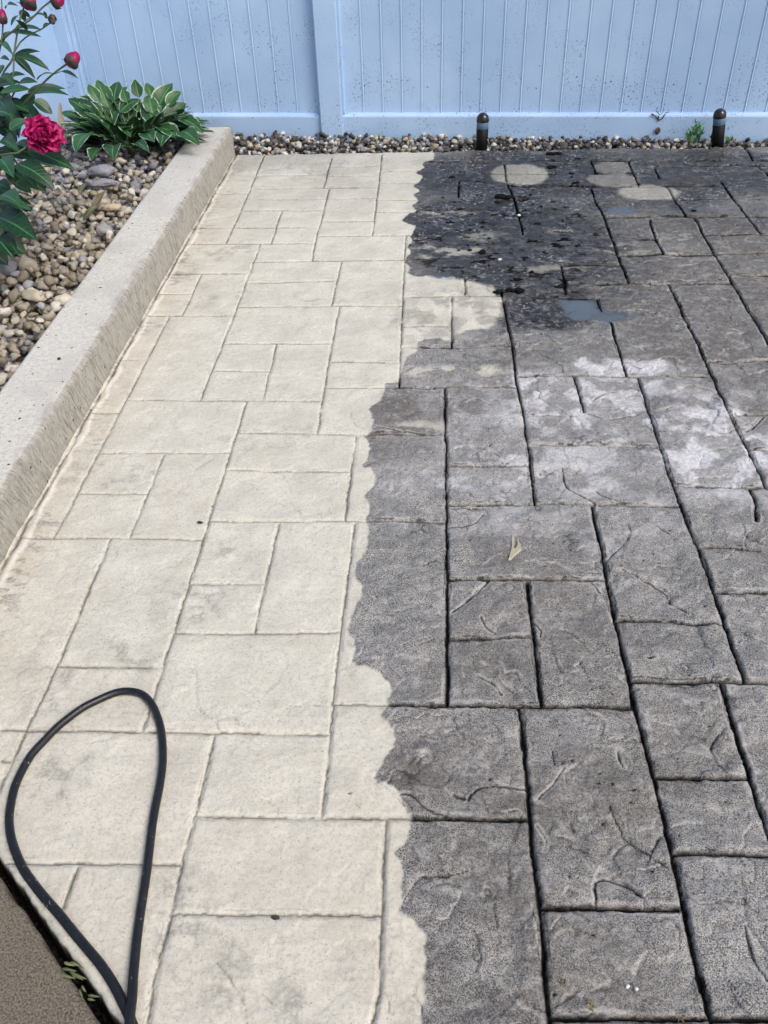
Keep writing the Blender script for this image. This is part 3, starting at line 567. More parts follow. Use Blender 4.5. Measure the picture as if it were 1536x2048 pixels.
for a in (pl, cl, s_end):
    bm = bmesh.new(); box(bm, a, a + (pr - pl), -.050, .083, -.15, FH + .12, .006, 3)
    to_world(bm, fl); p_ = bm_obj('post', bm, M_vinyl, fence)
    bm = bmesh.new(); w_ = pr - pl; r = bmesh.ops.create_cone(bm, segments=4, radius1=w_ * .78, radius2=.004, depth=.06, cap_ends=True)
    bmesh.ops.rotate(bm, verts=bm.verts, cent=(0, 0, 0), matrix=Matrix.Rotation(R(45), 3, 'Z')); bmesh.ops.translate(bm, verts=bm.verts, vec=(a + w_ / 2, .0165, FH + .152))
    to_world(bm, fl); bm_obj('post_cap', bm, M_vinyl, p_)
# channel strip at the right side of the posts
for a in (pr, cr):
    bm = bmesh.new(); box(bm, a, a + .013, -.026, .012, RZ + .002, FH - .1, .002, 1); to_world(bm, fl); bm_obj('channel', bm, M_vinyl, fence)
# return panel running towards the viewer at the left
rc = fl + FD * cl
ra = FANG - R(90)
board_panel(0, 3.2, [.11 + sp_ * 1 * i for i in range(26)], .0, FH, fence, rc + FN * .05 + FD * .03, ra)
# a dry sprig and a curled leaf stuck to the rail
q = NT('dry_brown'); M_dry = q.done(q.mix(q.noise(120, 2), (.035, .022, .014), (.10, .065, .04)), .85)

# ================================================================== STONES
def ico(sub):
    bm = bmesh.new(); bmesh.ops.create_icosphere(bm, subdivisions=sub, radius=1); bm.verts.ensure_lookup_table()
    v = np.array([tuple(a.co) for a in bm.verts]); f = np.array([[a.index for a in b.verts] for b in bm.faces]); bm.free(); return v, f
IV, IF = ico(3); IV2, IF2 = ico(2)
def stone_shape(V, seed, lump=.34, ang=.0):
    r_ = random.Random(seed); off = Vector((r_.uniform(-50, 50), r_.uniform(-50, 50), r_.uniform(-50, 50))); out = []
    planes = [(Vector((r_.gauss(0, 1), r_.gauss(0, 1), r_.gauss(0, 1))).normalized(), r_.uniform(.62, .88)) for _ in range(6)]
    for v in V:
        p = Vector(v); s = 1 + lump * mnoise.noise(p * .9 + off) + lump * .6 * mnoise.noise(p * 2.1 + off)
        p = p * s
        for n_, d_ in planes:
            e_ = p.dot(n_) - d_
            if e_ > 0: p = p - n_ * e_ * .75
        out.append(p[:])
    a = np.array(out); a -= a.mean(0); return a
SH = [stone_shape(IV2, 100 + i, .8) for i in range(22)]
def stone_field(name, pts, sizes, cols, mat, label, flat=.68):
    co_ = []; fa = []; cl_ = []; base_ = 0
    for (x, y, z), s, c_ in zip(pts, sizes, cols):
        S = SH[rnd.randrange(len(SH))]
        e = Matrix.Rotation(rnd.uniform(0, 6.3), 3, 'Z') @ Matrix.Rotation(rnd.gauss(0, .35), 3, 'X') @ Matrix.Rotation(rnd.gauss(0, .35), 3, 'Y')
        A = np.array(e) @ np.diag([s * rnd.uniform(.95, 1.3), s * rnd.uniform(.75, .98), s * rnd.uniform(flat - .1, flat + .12)])
        co_.append(S @ A.T + np.array([x, y, z])); fa.append(IF2 + base_); base_ += len(S); cl_.append(np.tile((*c_, rnd.random()), (len(S), 1)))
    me = mesh_np(name, np.concatenate(co_), np.concatenate(fa)); col_attr(me, 'sc', np.concatenate(cl_))
    return tag(link(name, me, mat), label, 'gravel', kind='stuff')
q = NT('pebble'); r_, g_, b_, al, cc = q.attr('sc')
v1 = q.noise(45, 4, .7); v2 = q.noise(160, 3, .7)
c = q.mix(q.mr(v1, .3, .7, .75, 1.), (.10, .085, .06), cc); c = q.mix(q.math('MULTIPLY', q.mr(v2, .58, .7), .45), c, (.10, .085, .06)); c = q.mix(q.math('MULTIPLY', q.mr(v1, .6, .75), .35), c, (.62, .58, .50))
M_peb = q.done(c, .72, q.bump(q.math('ADD', v1, v2), .6, .003), .35)
TAN = [(.36, .31, .235), (.42, .365, .275), (.26, .22, .16), (.48, .44, .37), (.34, .30, .24), (.20, .17, .125), (.54, .505, .44), (.30, .27, .22)]
GRY = [(.23, .23, .25), (.15, .155, .18), (.33, .33, .34), (.27, .27, .28), (.20, .20, .23)]
pts = []; sz = []; cols = []
def bed_edge(y): return -1.262
for layer, (zc, sp, smin, smax) in enumerate([(.070, .034, .012, .019), (.096, .040, .012, .022), (.122, .060, .012, .023)]):
    for yv in np.arange(1.85, 5.0, sp):
        for xv in np.arange(-2.65, -1.25, sp):
            x = xv + rnd.uniform(-.5, .5) * sp; y = yv + rnd.uniform(-.5, .5) * sp
            if x > -1.270 or x < -1.28 - (y - 1.5) * .52 or (y > fl.y + (x - fl.x) * FD.y / FD.x - .03): continue
            if layer == 2 and rnd.random() < .35: continue
            s = rnd.uniform(smin, smax) * (1.25 if rnd.random() < .07 else 1)
            g = .10 + .55 * ss(3.5, 4.3, np.array(y)) + .25 * (mnoise.noise(Vector((x * 4, y * 4, 0))))
            c_ = rnd.choice(GRY) if rnd.random() < g else rnd.choice(TAN); k = rnd.uniform(.8, 1.12)
            pts.append((x, y, zc + rnd.uniform(-.008, .010) + .012 * mnoise.noise(Vector((x * 6, y * 6, 3))))); sz.append(s); cols.append(tuple(v * k for v in c_))
stone_field('pebble_bed', pts, sz, cols, M_peb, 'bed of rounded tan and grey river pebbles between kerb and fence')
pts = []; sz = []; cols = []
DRK = [(.035, .036, .042), (.06, .058, .06), (.10, .095, .09)]; LGT = [(.50, .48, .44), (.34, .32, .28), (.56, .55, .53), (.28, .28, .30), (.20, .20, .22), (.18, .175, .18), (.36, .30, .20)]
for zc, sp in ((-.030, .027), (-.012, .028), (.004, .040)):
    for xv in np.arange(-1.16, 2.6, sp):
        for yv in np.arange(4.60, 5.0, sp):
            x = xv + rnd.uniform(-.5, .5) * sp; y = yv + rnd.uniform(-.5, .5) * sp
            ye = fA.y + (x - fA.x) * (fB.y - fA.y) / (fB.x - fA.x); yf = fl.y + (x - fl.x) * FD.y / FD.x - .032
            if x < -1.03 and y < KY1 + .02: continue
            if y < ye + .014 or y > yf - .006: continue
            s = rnd.uniform(.0095, .0165) * (1.3 if rnd.random() < .08 else 1)
            zz = zc + rnd.uniform(-.006, .006) + .045 * max(0, (y - ye - .05) / .2) * .6
            dk_p = .46 + .25 * (mnoise.noise(Vector((x * 5, y * 9, 1)))) + (.15 if x > .1 else 0)
            pts.append((x, y, zz)); sz.append(s); c_ = rnd.choice(DRK) if rnd.random() < dk_p else rnd.choice(LGT); k = rnd.uniform(.85, 1.15); cols.append(tuple(v * k for v in c_))
stone_field('gravel_strip', pts, sz, cols, M_peb, 'strip of mixed pale and dark gravel along the foot of the fence', .75)
# ---- rocks one can point at
def rock(px, py, size, color, label, z=.125, squash=(1.3, .8, .6), rz=0., seed=1, name='rock', cat='rock'):
    S = stone_shape(IV, seed, .5)
    A = np.array(Matrix.Rotation(rz, 3, 'Z')) @ np.diag([size * squash[0], size * squash[1], size * squash[2]])
    p = gp(px, py, z); me = mesh_np(name, S @ A.T, IF); col_attr(me, 'sc', np.tile((*color, .5), (len(S), 1)))
    o = link(name, me, M_peb); o.location = (p.x, p.y, z + (zs(p.x, p.y) if z < .01 else 0)); return tag(o, label, cat)
rock(205, 342, .046, (.22, .23, .27), 'large wavy blue grey rock in front of the hosta', .142, (1.6, .8, .55), .1, 5)
rock(207, 366, .038, (.24, .24, .27), 'flat grey rock just below the large blue grey rock', .135, (1.4, .7, .5), .2, 6)
rock(16, 537, .040, (.25, .25, .27), 'square grey stone at the left edge below the peony leaves', .125, (1.1, .9, .7), .1, 8)
rock(56, 532, .038, (.36, .32, .25), 'large lumpy tan pebble right of the square grey stone', .128, (1.0, 1.0, .85), .6, 9)
rock(207, 460, .030, (.28, .27, .27), 'mottled grey pebble near the kerb under the small green leaf', .125, (1.25, .85, .75), .8, 10)
rock(222, 415, .030, (.43, .36, .26), 'smooth oval tan pebble beside the kerb', .125, (1.3, .85, .8), .2, 11)
rock(70, 592, .030, (.43, .38, .29), 'egg shaped tan pebble, middle of the near end of the bed', .13, (1.35, .85, .75), -.3, 12)
rock(128, 600, .027, (.55, .51, .43), 'bright cream pebble next to the kerb at the near end', .13, (1.2, .85, .75), .5, 13)

# ================================================================== PLANTS
def leaf_mesh(leaves, nu=10, nv=7):
    """each leaf: base, tip, width, normal, arch, fold, shape power, tone"""
    CO, FA, AT, b0 = [], [], [], 0
    gf = grid_faces(nu, nv)
    for (B, T, Wd, N, arch, fold, tone, twist, wav) in leaves:
        B = Vector(B); T = Vector(T); ax = T - B; L = ax.length; a = ax.normalized(); N = Vector(N); N = (N - a * N.dot(a)).normalized(); S0 = a.cross(N)
        ph = rnd.uniform(0, 6)
        for i in range(nu):
            u = i / (nu - 1); wd = Wd * .5 * (math.sin(math.pi * min(1, (u ** .72)) * .985 + .03) ** .85) * (1 if u < .97 else .25)
            ang = twist * (u - .3); S = S0 * math.cos(ang) + N * math.sin(ang); Nn = N * math.cos(ang) - S0 * math.sin(ang)
            c_ = B + ax * u + N * (arch * L * math.sin(math.pi * u))
            for j in range(nv):
                v = (j / (nv - 1)) * 2 - 1
                p = c_ + S * (wd * v) + Nn * (fold * wd * (abs(v) ** 1.3) + wav * Wd * math.sin(u * 9 + ph + v * 2) * abs(v))
                CO.append(p[:]); AT.append((abs(v), u, tone, wd / (Wd * .5)))
        FA.append(gf + b0); b0 += nu * nv
    me = mesh_np('foliage', CO, np.concatenate(FA)); col_attr(me, 'lf', AT); return me
def leaf_mat(name, dark, lite, rim=None, rimw=.8, spec=.4):
    q = NT(name); v, u, tone, ww, _ = q.attr('lf')
    nz = q.noise(60, 3, .6); c = q.mix(tone, dark, lite)
    c = q.mix(q.math('MULTIPLY', q.mr(nz, .4, .7), .4), c, tuple(x * .55 for x in dark))
    # side veins
    wv = q.n('ShaderNodeMath', operation='SINE'); q.put(wv.inputs[0], q.math('ADD', q.math('MULTIPLY', u, 60.), q.math('MULTIPLY', v, -9.)))
    vein = q.mr(wv.outputs[0], .7, 1.)
    c = q.mix(q.math('MULTIPLY', vein, .18), c, tuple(x * 1.9 for x in lite))
    c = q.mix(q.mr(v, .10, .03), c, tuple(min(1, x * 2.2) for x in lite))
    if rim:
        lim = q.math('ADD', v, q.math('MULTIPLY', q.math('SUBTRACT', q.noise(30, 3), .5), .7))
        lim = q.math('MAXIMUM', lim, q.mr(u, .93, 1., 0., 1.))
        c = q.mix(q.mr(lim, rimw, rimw + .1), c, rim)
    return q.done(c, .42, q.bump(q.math('ADD', vein, nz), .35, .0015), spec, Subsurface_Weight=0.)
VIEW = -FW
def sticks(name, lines, mat, parent, n=7):
    CO, FA, b0 = [], [], 0
    for P, r0, r1 in lines:
        P = smooth_path(P, .02); rr = [r0 + (r1 - r0) * i / max(1, len(P) - 1) for i in range(len(P))]
        c_, f_ = tube(P, rr, n, False); CO += [v[:] for v in c_]; FA.append(np.array(f_) + b0); b0 += len(c_)
    return link(name, mesh_np(name, CO, np.concatenate(FA)), mat, parent)

# ---- hosta
M_hosta = leaf_mat('hosta_leaf', (.010, .044, .012), (.028, .095, .026), (.30, .42, .30), .87)
HL = [(218,216,194,160,25),(198,204,176,169,17),(202,242,136,197,26),(186,218,152,196,17),(190,253,141,240,24),(155,240,122,224,13),(184,265,152,308,34),(208,296,184,323,26),(229,292,226,320,27),(268,288,300,306,17),(292,265,308,284,25),
 (317,253,362,281,26),(360,263,399,290,26),(358,236,407,267,22),(372,244,401,236,10),(335,245,372,206,28),(312,226,345,166,36),(335,214,362,183,18),(305,228,296,190,22),(318,251,283,214,26),(302,195,294,166,16),(278,195,269,159,18),(228,203,237,163,24),
 (230,208,255,173,18),(232,212,262,190,24),(216,261,236,217,26),(266,243,247,218,20),(257,253,297,250,18),(246,286,233,268,16),(222,236,194,208,20),(204,232,172,205,18),(210,250,160,252,18),(240,225,282,200,22),(290,240,330,215,22),(300,262,345,262,20),(285,225,268,205,18),(350,225,368,240,18),(246,248,262,275,20),(330,262,322,292,22),(345,250,378,256,18),(200,272,178,268,20),(255,205,246,180,16)]
hc = gp(268, 300, .10)
hosta = empty('hosta', hc, label='low hosta clump of dark green leaves with white edges beside the kerb end', cat='plant')
D0 = (hc - EYE).dot(FW)
lv = []; pet = []
for i, (bx, by, tx, ty, wd) in enumerate(HL):
    low = ss(225, 310, np.array(float(ty))).item(); side = (tx - 265) / 140
    dB = D0 - .06 - .14 * low + rnd.uniform(-.02, .02); dT = dB - .10 * low + (.03 if low < .3 else 0) + rnd.uniform(-.03, .02)
    B = at(bx, by, dB); T = at(tx, ty, dT); ppm = dB / F_PX
    ax = (T - B).normalized()
    N = (Vector((0, 0, 1)) * (.9 if abs(ax.z) < .75 else .2) + VIEW * .8 + Vector((side * .4, 0, 0)) + Vector((rnd.uniform(-.25, .25), rnd.uniform(-.25, .25), rnd.uniform(-.1, .2))))
    lv.append((B, T, min(wd, 29) * ppm * 1.42, N, rnd.uniform(.05, .14), rnd.uniform(.10, .42), rnd.uniform(0, 1), rnd.uniform(-.3, .3), .03))
    c0 = hc + Vector((side * .07, rnd.uniform(-.03, .03), -.02)); mid_ = (c0 + B) / 2 + Vector((0, 0, .02)); pet.append(([c0, mid_, B + (T - B) * .06], .004, .0028))
for i in range(125):                                     # the inner and rear leaves that show only in part
    a = rnd.uniform(0, 6.28); el = rnd.uniform(.1, 1.15); L = rnd.uniform(.10, .16); d = Vector((math.cos(a) * math.cos(el) * 1.75, math.sin(a) * math.cos(el) * .75, math.sin(el)))
    B = hc + Vector((math.cos(a) * .06, math.sin(a) * .04, .02)) + d * .07; T = B + d * L
    lv.append((B, T, rnd.uniform(.065, .095), Vector((-d.x * .6, -d.y * .6, .9)), .1, .25, rnd.uniform(0, .5), rnd.uniform(-.2, .2), .03))
link('foliage', leaf_mesh(lv, 12, 9), M_hosta, hosta)
q = NT('petiole'); M_pet = q.done(q.mix(q.noise(40, 2), (.05, .11, .04), (.12, .18, .08)), .5)
sticks('stem', pet, M_pet, hosta)

# ---- peony
M_peo = leaf_mat('peony_leaf', (.007, .036, .014), (.020, .078, .030), spec=.5)
q = NT('peony_stem'); M_pst = q.done(q.mix(q.noise(30, 2), (.045, .10, .03), (.06, .05, .035)), .5)
PL = [(2,86,27,112,10),(28,112,81,103,13),(29,112,100,142,17),(28,113,71,159,13),(0,118,20,121,9),(30,58,83,60,15),(20,66,83,74,11),(66,32,97,35,7),(12,18,37,12,7),(10,165,51,150,19),(34,172,76,165,15),(75,160,106,147,10),(66,190,139,191,17),(0,186,64,180,24),
 (64,185,44,240,27),(0,200,37,256,32),(68,200,105,228,20),(122,143,157,157,7),(0,250,35,285,30),(0,281,40,305,24),(56,298,150,340,28),(34,327,110,378,32),(34,342,75,379,22),(28,366,64,388,20),(0,318,27,355,34),(76,308,127,291,16),(0,405,64,421,24),(-8,433,75,481,44),
 (-6,478,27,517,28),(10,465,37,510,20),(0,390,40,410,32),(10,205,60,225,22),(20,260,56,240,20),(-10,225,30,235,26),(-12,340,30,320,26),(40,20,52,45,9),(45,45,30,70,9),(8,130,-6,160,10),(20,62,6,90,9),(38,30,22,52,8),(5,150,30,172,14),(50,215,70,245,18),(20,350,45,330,18),(-10,370,22,378,24),(-5,300,45,318,24),(35,285,70,300,16),(60,35,40,20,7),(86,55,98,46,6),(94,38,88,22,5),(55,62,30,40,9)]
pc = gp(-40, 400, .10); DP = 2.95
peony = empty('peony', pc, label='tall peony with one open crimson flower and several red buds at the left edge', cat='plant')
lv = []; pst = []
for i, (bx, by, tx, ty, wd) in enumerate(PL):
    big_ = ty > 160
    dB = DP + rnd.uniform(-.04, .10) + (.10 if ty < 160 else 0); dT = dB + rnd.uniform(-.10, .04)
    if 255 < ty < 350 and tx > 40: dB += .08; dT += .08
    B = at(bx, by, dB); T = at(tx, ty, dT)
    N = Vector((0, 0, .9)) + VIEW * .7 + Vector((rnd.uniform(-.35, .35), rnd.uniform(-.3, .3), rnd.uniform(-.2, .3)))
    lv.append((B, T, wd * dB / F_PX * 1.35, N, rnd.uniform(.03, .12), rnd.uniform(.1, .5), rnd.uniform(0, 1), rnd.uniform(-.4, .4), .02))
for (bx, by, tx, ty, wd) in PL[9:40]:                    # leaflets of the stems behind
    if ty < 180: continue
    dB = DP + rnd.uniform(.10, .25); jx, jy = rnd.uniform(-30, 6), rnd.uniform(-30, 24)
    B = at(bx + jx - 10, by + jy, dB); T = at(tx + jx - 6, ty + jy + rnd.uniform(-15, 15), dB + rnd.uniform(-.05, .08))
    lv.append((B, T, wd * dB / F_PX * 1.3, Vector((rnd.uniform(-.4, .4), -.5, .9)), .08, .3, rnd.uniform(0, .6), rnd.uniform(-.4, .4), .02))
for i in range(90):                                      # the rest of the bush, mostly left of the picture
    a = rnd.uniform(0, 6.28); rr = rnd.uniform(.02, .26); z = rnd.uniform(.12, .62)
    B = Vector((-1.86 + rr * math.cos(a), 2.72 + rr * .9 * math.sin(a), z)); d = Vector((math.cos(a), math.sin(a), rnd.uniform(-.4, .5))).normalized()
    T = B + d * rnd.uniform(.09, .15)
    s_ = (T - EYE); pxx = 768 + F_PX * s_.dot(RT) / s_.dot(FW)
    if pxx > 30: continue
    lv.append((B, T, rnd.uniform(.03, .05), Vector((-d.x * .4, -d.y * .4, 1)), .08, .3, rnd.uniform(0, 1), rnd.uniform(-.3, .3), .02))
link('foliage', leaf_mesh(lv, 12, 7), M_peo, peony)
def pp(*a): return [at(x, y, d) for x, y, d in a]
FLD = 2.86
st_l = [(pp((-70, 470, 3.1), (-30, 300, 3.05), (28, 230, 3.02), (66, 187, 3.0), (104, 150, 2.98), (134, 128, 2.96)), .006, .0032),
        (pp((-80, 440, 3.05), (-50, 340, 2.95), (0, 311, FLD), (35, 306, FLD), (58, 288, FLD + .01), (72, 276, FLD + .02)), .005, .0035),
        (pp((-60, 300, 3.1), (-10, 110, 3.07), (10, 75, 3.05), (60, 40, 3.05), (85, 15, 3.05), (102, 2, 3.05)), .005, .003),
        (pp((-50, 300, 3.1), (0, 160, 3.08), (25, 118, 3.06), (33, 75, 3.06), (42, 30, 3.06), (52, 8, 3.06)), .0045, .003),
        (pp((25, 112, 3.06), (40, 85, 3.07), (62, 68, 3.07), (80, 60, 3.07), (98, 48, 3.06), (104, 42, 3.06)), .003, .002),
        (pp((-40, 250, 3.1), (-8, 130, 3.05), (5, 70, 3.03), (5, 40, 3.02)), .004, .003),
        (pp((20, 66, 3.05), (45, 45, 3.06), (66, 32, 3.06)), .002, .0015), (pp((104, 150, 2.98), (122, 143, 2.98)), .0012, .0012),
        (pp((0, 40, 3.0), (4, 20, 3.0), (2, -20, 3.0)), .002, .002), (pp((28, 112, 3.02), (20, 180, 3.03), (-30, 300, 3.06)), .003, .004), (pp((34, 172, 3.0), (0, 250, 3.02), (-40, 350, 3.06)), .003, .004),
        (pp((34, 327, 2.98), (10, 300, 3.0), (-30, 330, 3.04)), .003, .004), (pp((0, 405, 3.0), (-30, 420, 3.02), (-70, 470, 3.08)), .003, .004), (pp((10, 465, 2.98), (5, 430, 3.0), (-10, 400, 3.02)), .003, .003)]
sticks('stem', st_l, M_pst, peony)
q = NT('petal'); nz = q.noise(35, 4, .7); v, u, tone, ww, _ = q.attr('lf')
M_petal = q.done(q.mix(q.mr(nz, .35, .65), q.mix(tone, (.20, .001, .045), (.36, .003, .10)), q.mix(u, (.07, .001, .014), (.48, .008, .14))), .5, q.bump(q.noise(60, 3), .5, .003), .35)
def bloom(center, size, axis, layers, name='flower', par=peony, open_=1.0, wx=1.0):
    axis = Vector(axis).normalized(); ux = axis.orthogonal().normalized(); uy = axis.cross(ux); lv = []
    for L_, (cnt, tilt, rad, ln) in enumerate(layers):
        for k in range(cnt):
            a = 2 * math.pi * (k + .5 * (L_ % 2)) / cnt + rnd.uniform(-.25, .25); out = ux * math.cos(a) + uy * math.sin(a); ti = tilt + rnd.uniform(-.2, .2)
            d = out * math.sin(ti) + axis * math.cos(ti); nn = -out * math.cos(ti) + axis * math.sin(ti)
            B = center + out * rad * size * .3 - axis * size * .35; ll = ln * size * rnd.uniform(.85, 1.15)
            lv.append((B, B + d * ll, ll * rnd.uniform(.75, .95) * wx, nn, -.10 * open_, .30, rnd.uniform(0, 1), rnd.uniform(-.3, .3), .15))
    me = leaf_mesh(lv, 10, 9)
    # broad tips: widen the last rings
    return link(name, me, M_petal, par)
fc = at(88, 268, FLD)
flo = bloom(fc, .058, VIEW * .55 + RT * .45 + Vector((0, 0, .25)), [(7, 1.45, .7, 1.0), (8, 1.15, .65, 1.0), (9, .85, .55, .95), (9, .55, .45, .85), (8, .25, .3, .75), (5, .05, .1, .65)], 'flower', peony, .6, 1.3)
q = NT('sepal'); M_sep = q.done(q.mix(q.noise(60, 2), (.022, .028, .018), (.07, .045, .04)), .6)
def bud(px, py, dep, w_, h_, ax, red=.6, name='flower_bud'):
    """closed bud: ball of wrapped petals in a dark cup"""
    c_ = at(px, py, dep); r_ = w_ * dep / F_PX / 2; hh = h_ * dep / F_PX / 2; ax = Vector(ax).normalized(); ux = ax.orthogonal().normalized(); uy = ax.cross(ux)
    co_ = []; nn, mm = 14, 16
    for i in range(nn):
        t = i / (nn - 1); z = -math.cos(math.pi * t); rr = math.sin(math.pi * t) ** .8 * (1 - .25 * max(0, z))
        for k in range(mm):
            a = 2 * math.pi * k / mm; rk = rr * (1 + .10 * math.sin(3 * a + 3 * z))
            co_.append((c_ + ux * math.cos(a) * rk * r_ + uy * math.sin(a) * rk * r_ + ax * z * hh)[:])
    me = mesh_np(name, co_, grid_faces(nn, mm, True)); col_attr(me, 'lf', [(.5, .4, .5, 1)] * len(co_)); o = link(name, me, M_petal if red > 0 else M_sep, peony)
    lv = []
    for k in range(5):
        a = k * 1.257 + rnd.uniform(-.2, .2); out = ux * math.cos(a) + uy * math.sin(a); B = c_ - ax * hh * 1.0 + out * r_ * .15
        T = c_ + out * r_ * 1.12 + ax * hh * (.7 if red <= 0 else .05 - .0 * k) * (1 if k % 2 else .4)
        lv.append((B, T, r_ * 1.7, out, .22, -.25, .3, 0, .02))
    lv.append((c_ - ax * hh, c_ - ax * hh * .9 - ux * r_ * 1.6 + uy * .004, r_ * .4, ax, .1, .1, .2, 0, 0))
    o2 = link('sepal', leaf_mesh(lv, 8, 5), M_sep, peony); o2.parent = o; o2.matrix_parent_inverse = Matrix(); o2.matrix_world = Matrix(); return o
bud(146, 119, 2.955, 27, 34, UP * .75 + RT * .5)
bud(58, 3, 3.05, 30, 32, UP * .9 + RT * .2)
bud(115, 2, 3.05, 25, 28, UP * .5 + RT * .9)
bud(4, 33, 3.0, 18, 30, UP)
bud(105, 39, 3.05, 14, 20, UP * -.9 + RT * .1, 0)

# ---- stake, weeds, fallen leaves
sk = gp(122, 276, .08); q = NT('weathered_wood'); M_wood = q.done(q.mix(q.noise(30, 5, .7, co=q.coord((3, 3, .4))), (.16, .13, .11), (.34, .29, .25)), .85, q.bump(q.noise(60, 3), .4, .003))
tp = at(107, 190, (sk - EYE).dot(FW) - .0)
co_, fs_ = tube(smooth_path([sk + Vector((0, 0, -.06)), sk * .5 + tp * .5, tp], .02), [.030 + .003 * math.sin(i * 2.1) for i in range(40)][:len(smooth_path([sk + Vector((0, 0, -.06)), sk * .5 + tp * .5, tp], .02))], 14)
me = bpy.data.meshes.new('wooden_stake'); me.from_pydata([v[:] for v in co_], [], fs_); tag(link('wooden_stake', me, M_wood), 'short weathered wooden stake at the fence corner behind the peony', 'stake')
def small_leaves(name, label, cat, specs, mat, stems=None, smat=None, kindtip=None):
    c_ = Vector(specs[0][0]); o = empty(name, c_, label=label, cat=cat); lvs = [(B, T, w__, N, .12, .25, rnd.random(), rnd.uniform(-.5, .5), .04) for B, T, w__, N in specs]
    link('leaf' if len(specs) == 1 else 'foliage', leaf_mesh(lvs, 8, 5), mat, o)
    if stems: sticks('stem', stems, smat or mat, o, 5)
    return o
M_weed = leaf_mat('weed_leaf', (.02, .09, .025), (.05, .17, .05))
def tuft(px, py, z, n_, h_, spread, name, label, up=True, plane=None):
    b = gp(px, py, z); sp = []
    for k in range(n_):
        a = rnd.uniform(0, 6.28); d = Vector((math.cos(a) * spread, math.sin(a) * spread * .5, rnd.uniform(.3, 1) * h_))
        o_ = b + Vector((rnd.uniform(-1, 1) * spread * .6, rnd.uniform(-.3, .3) * spread, rnd.uniform(0, .5) * h_)); sp.append((o_, o_ + d * .6, rnd.uniform(.008, .014), Vector((math.cos(a), math.sin(a), .6)).cross(Vector((0, 0, 1))) * .3 + Vector((0, -1, .6))))
    st = [([b, b + Vector((rnd.uniform(-1, 1) * spread * .6, -.01, h_ * .6)), b + Vector((rnd.uniform(-1, 1) * spread, -.01, h_))], .0015, .001) for _ in range(4)]
    return small_leaves(name, label, 'weed', sp, M_weed, st, M_weed)
tuft(1385, 285, .01, 26, .10, .05, 'weed', 'small green weed with a tall sprout in the gravel left of the right light')
tuft(1425, 283, .01, 14, .06, .035, 'weed', 'tiny green weed leaning on the base of the right light')
tuft(1457, 285, .01, 9, .035, .03, 'weed', 'tiniest green weed just right of the right light')
# sprout of the tall weed
b = gp(1385, 283, .01); tpp = aty(1392, 236, b.y - .01)
small_leaves('weed', 'thin upright sprout with brown tipped leaves against the fence rail', 'weed', [(aty(1388, 262, b.y), aty(1380, 252, b.y - .01), .010, VIEW), (aty(1388, 255, b.y), aty(1397, 246, b.y - .01), .008, VIEW), (aty(1391, 246, b.y), aty(1398, 243, b.y - .01), .006, VIEW), (aty(1390, 248, b.y), aty(1389, 237, b.y - .01), .006, VIEW)],
    leaf_mat('sprout', (.05, .08, .03), (.09, .10, .05)), [([b, aty(1388, 262, b.y), tpp], .0013, .0009)], M_weed)
# dead sprig stuck on the rail
o0 = fpt(1318, 243, .033); sp = []
P = lambda x, y: fpt(x, y, .034)
sgl = [([P(1306, 229), P(1311, 232), P(1317, 240)], .0028, .0022), ([P(1317, 241), P(1326, 236), P(1331, 226), P(1338, 224)], .003, .0018), ([P(1312, 222), P(1320, 230), P(1324, 226), P(1328, 217)], .0022, .0013), ([P(1303, 228), P(1307, 231)], .005, .003), ([P(1317, 233), P(1317, 241)], .004, .003)]
tw = empty('dry_twig', o0, label='withered brown vine sprig stuck flat on the fence rail', cat='twig'); sticks('stem', sgl, M_dry, tw, 6)
small_leaves('dead_leaf', 'curled dark brown leaf clinging to the fence rail below the withered sprig', 'leaf', [(P(1317, 254), P(1312, 270), .028, FN)], M_dry)
M_fall = leaf_mat('fading_leaf', (.03, .08, .035), (.12, .09, .05))
for (bx, by, tx, ty, wd, lab) in [(158, 390, 178, 354, 11, 'upright fading green leaf standing among the pebbles, farthest one'), (108, 382, 146, 392, 12, 'flat green and brown leaf lying on pebbles right of the peony leaves'), (188, 415, 204, 392, 15, 'broad green leaf between the smooth oval pebble and the upright leaf'), (166, 442, 186, 422, 12, 'narrow green leaf lying on pebbles nearest the kerb'), (58, 436, 84, 454, 9, 'dark reddish green leaf just under the peony leaves')]:
    B = gp(bx, by, .145); T = gp(tx, ty, .175)
    small_leaves('fallen_leaf', lab, 'leaf', [(B, B + (T - B).normalized() * .09, wd * 3.2 / F_PX * 1.25, Vector((.2, -.5, .9)))], M_fall)

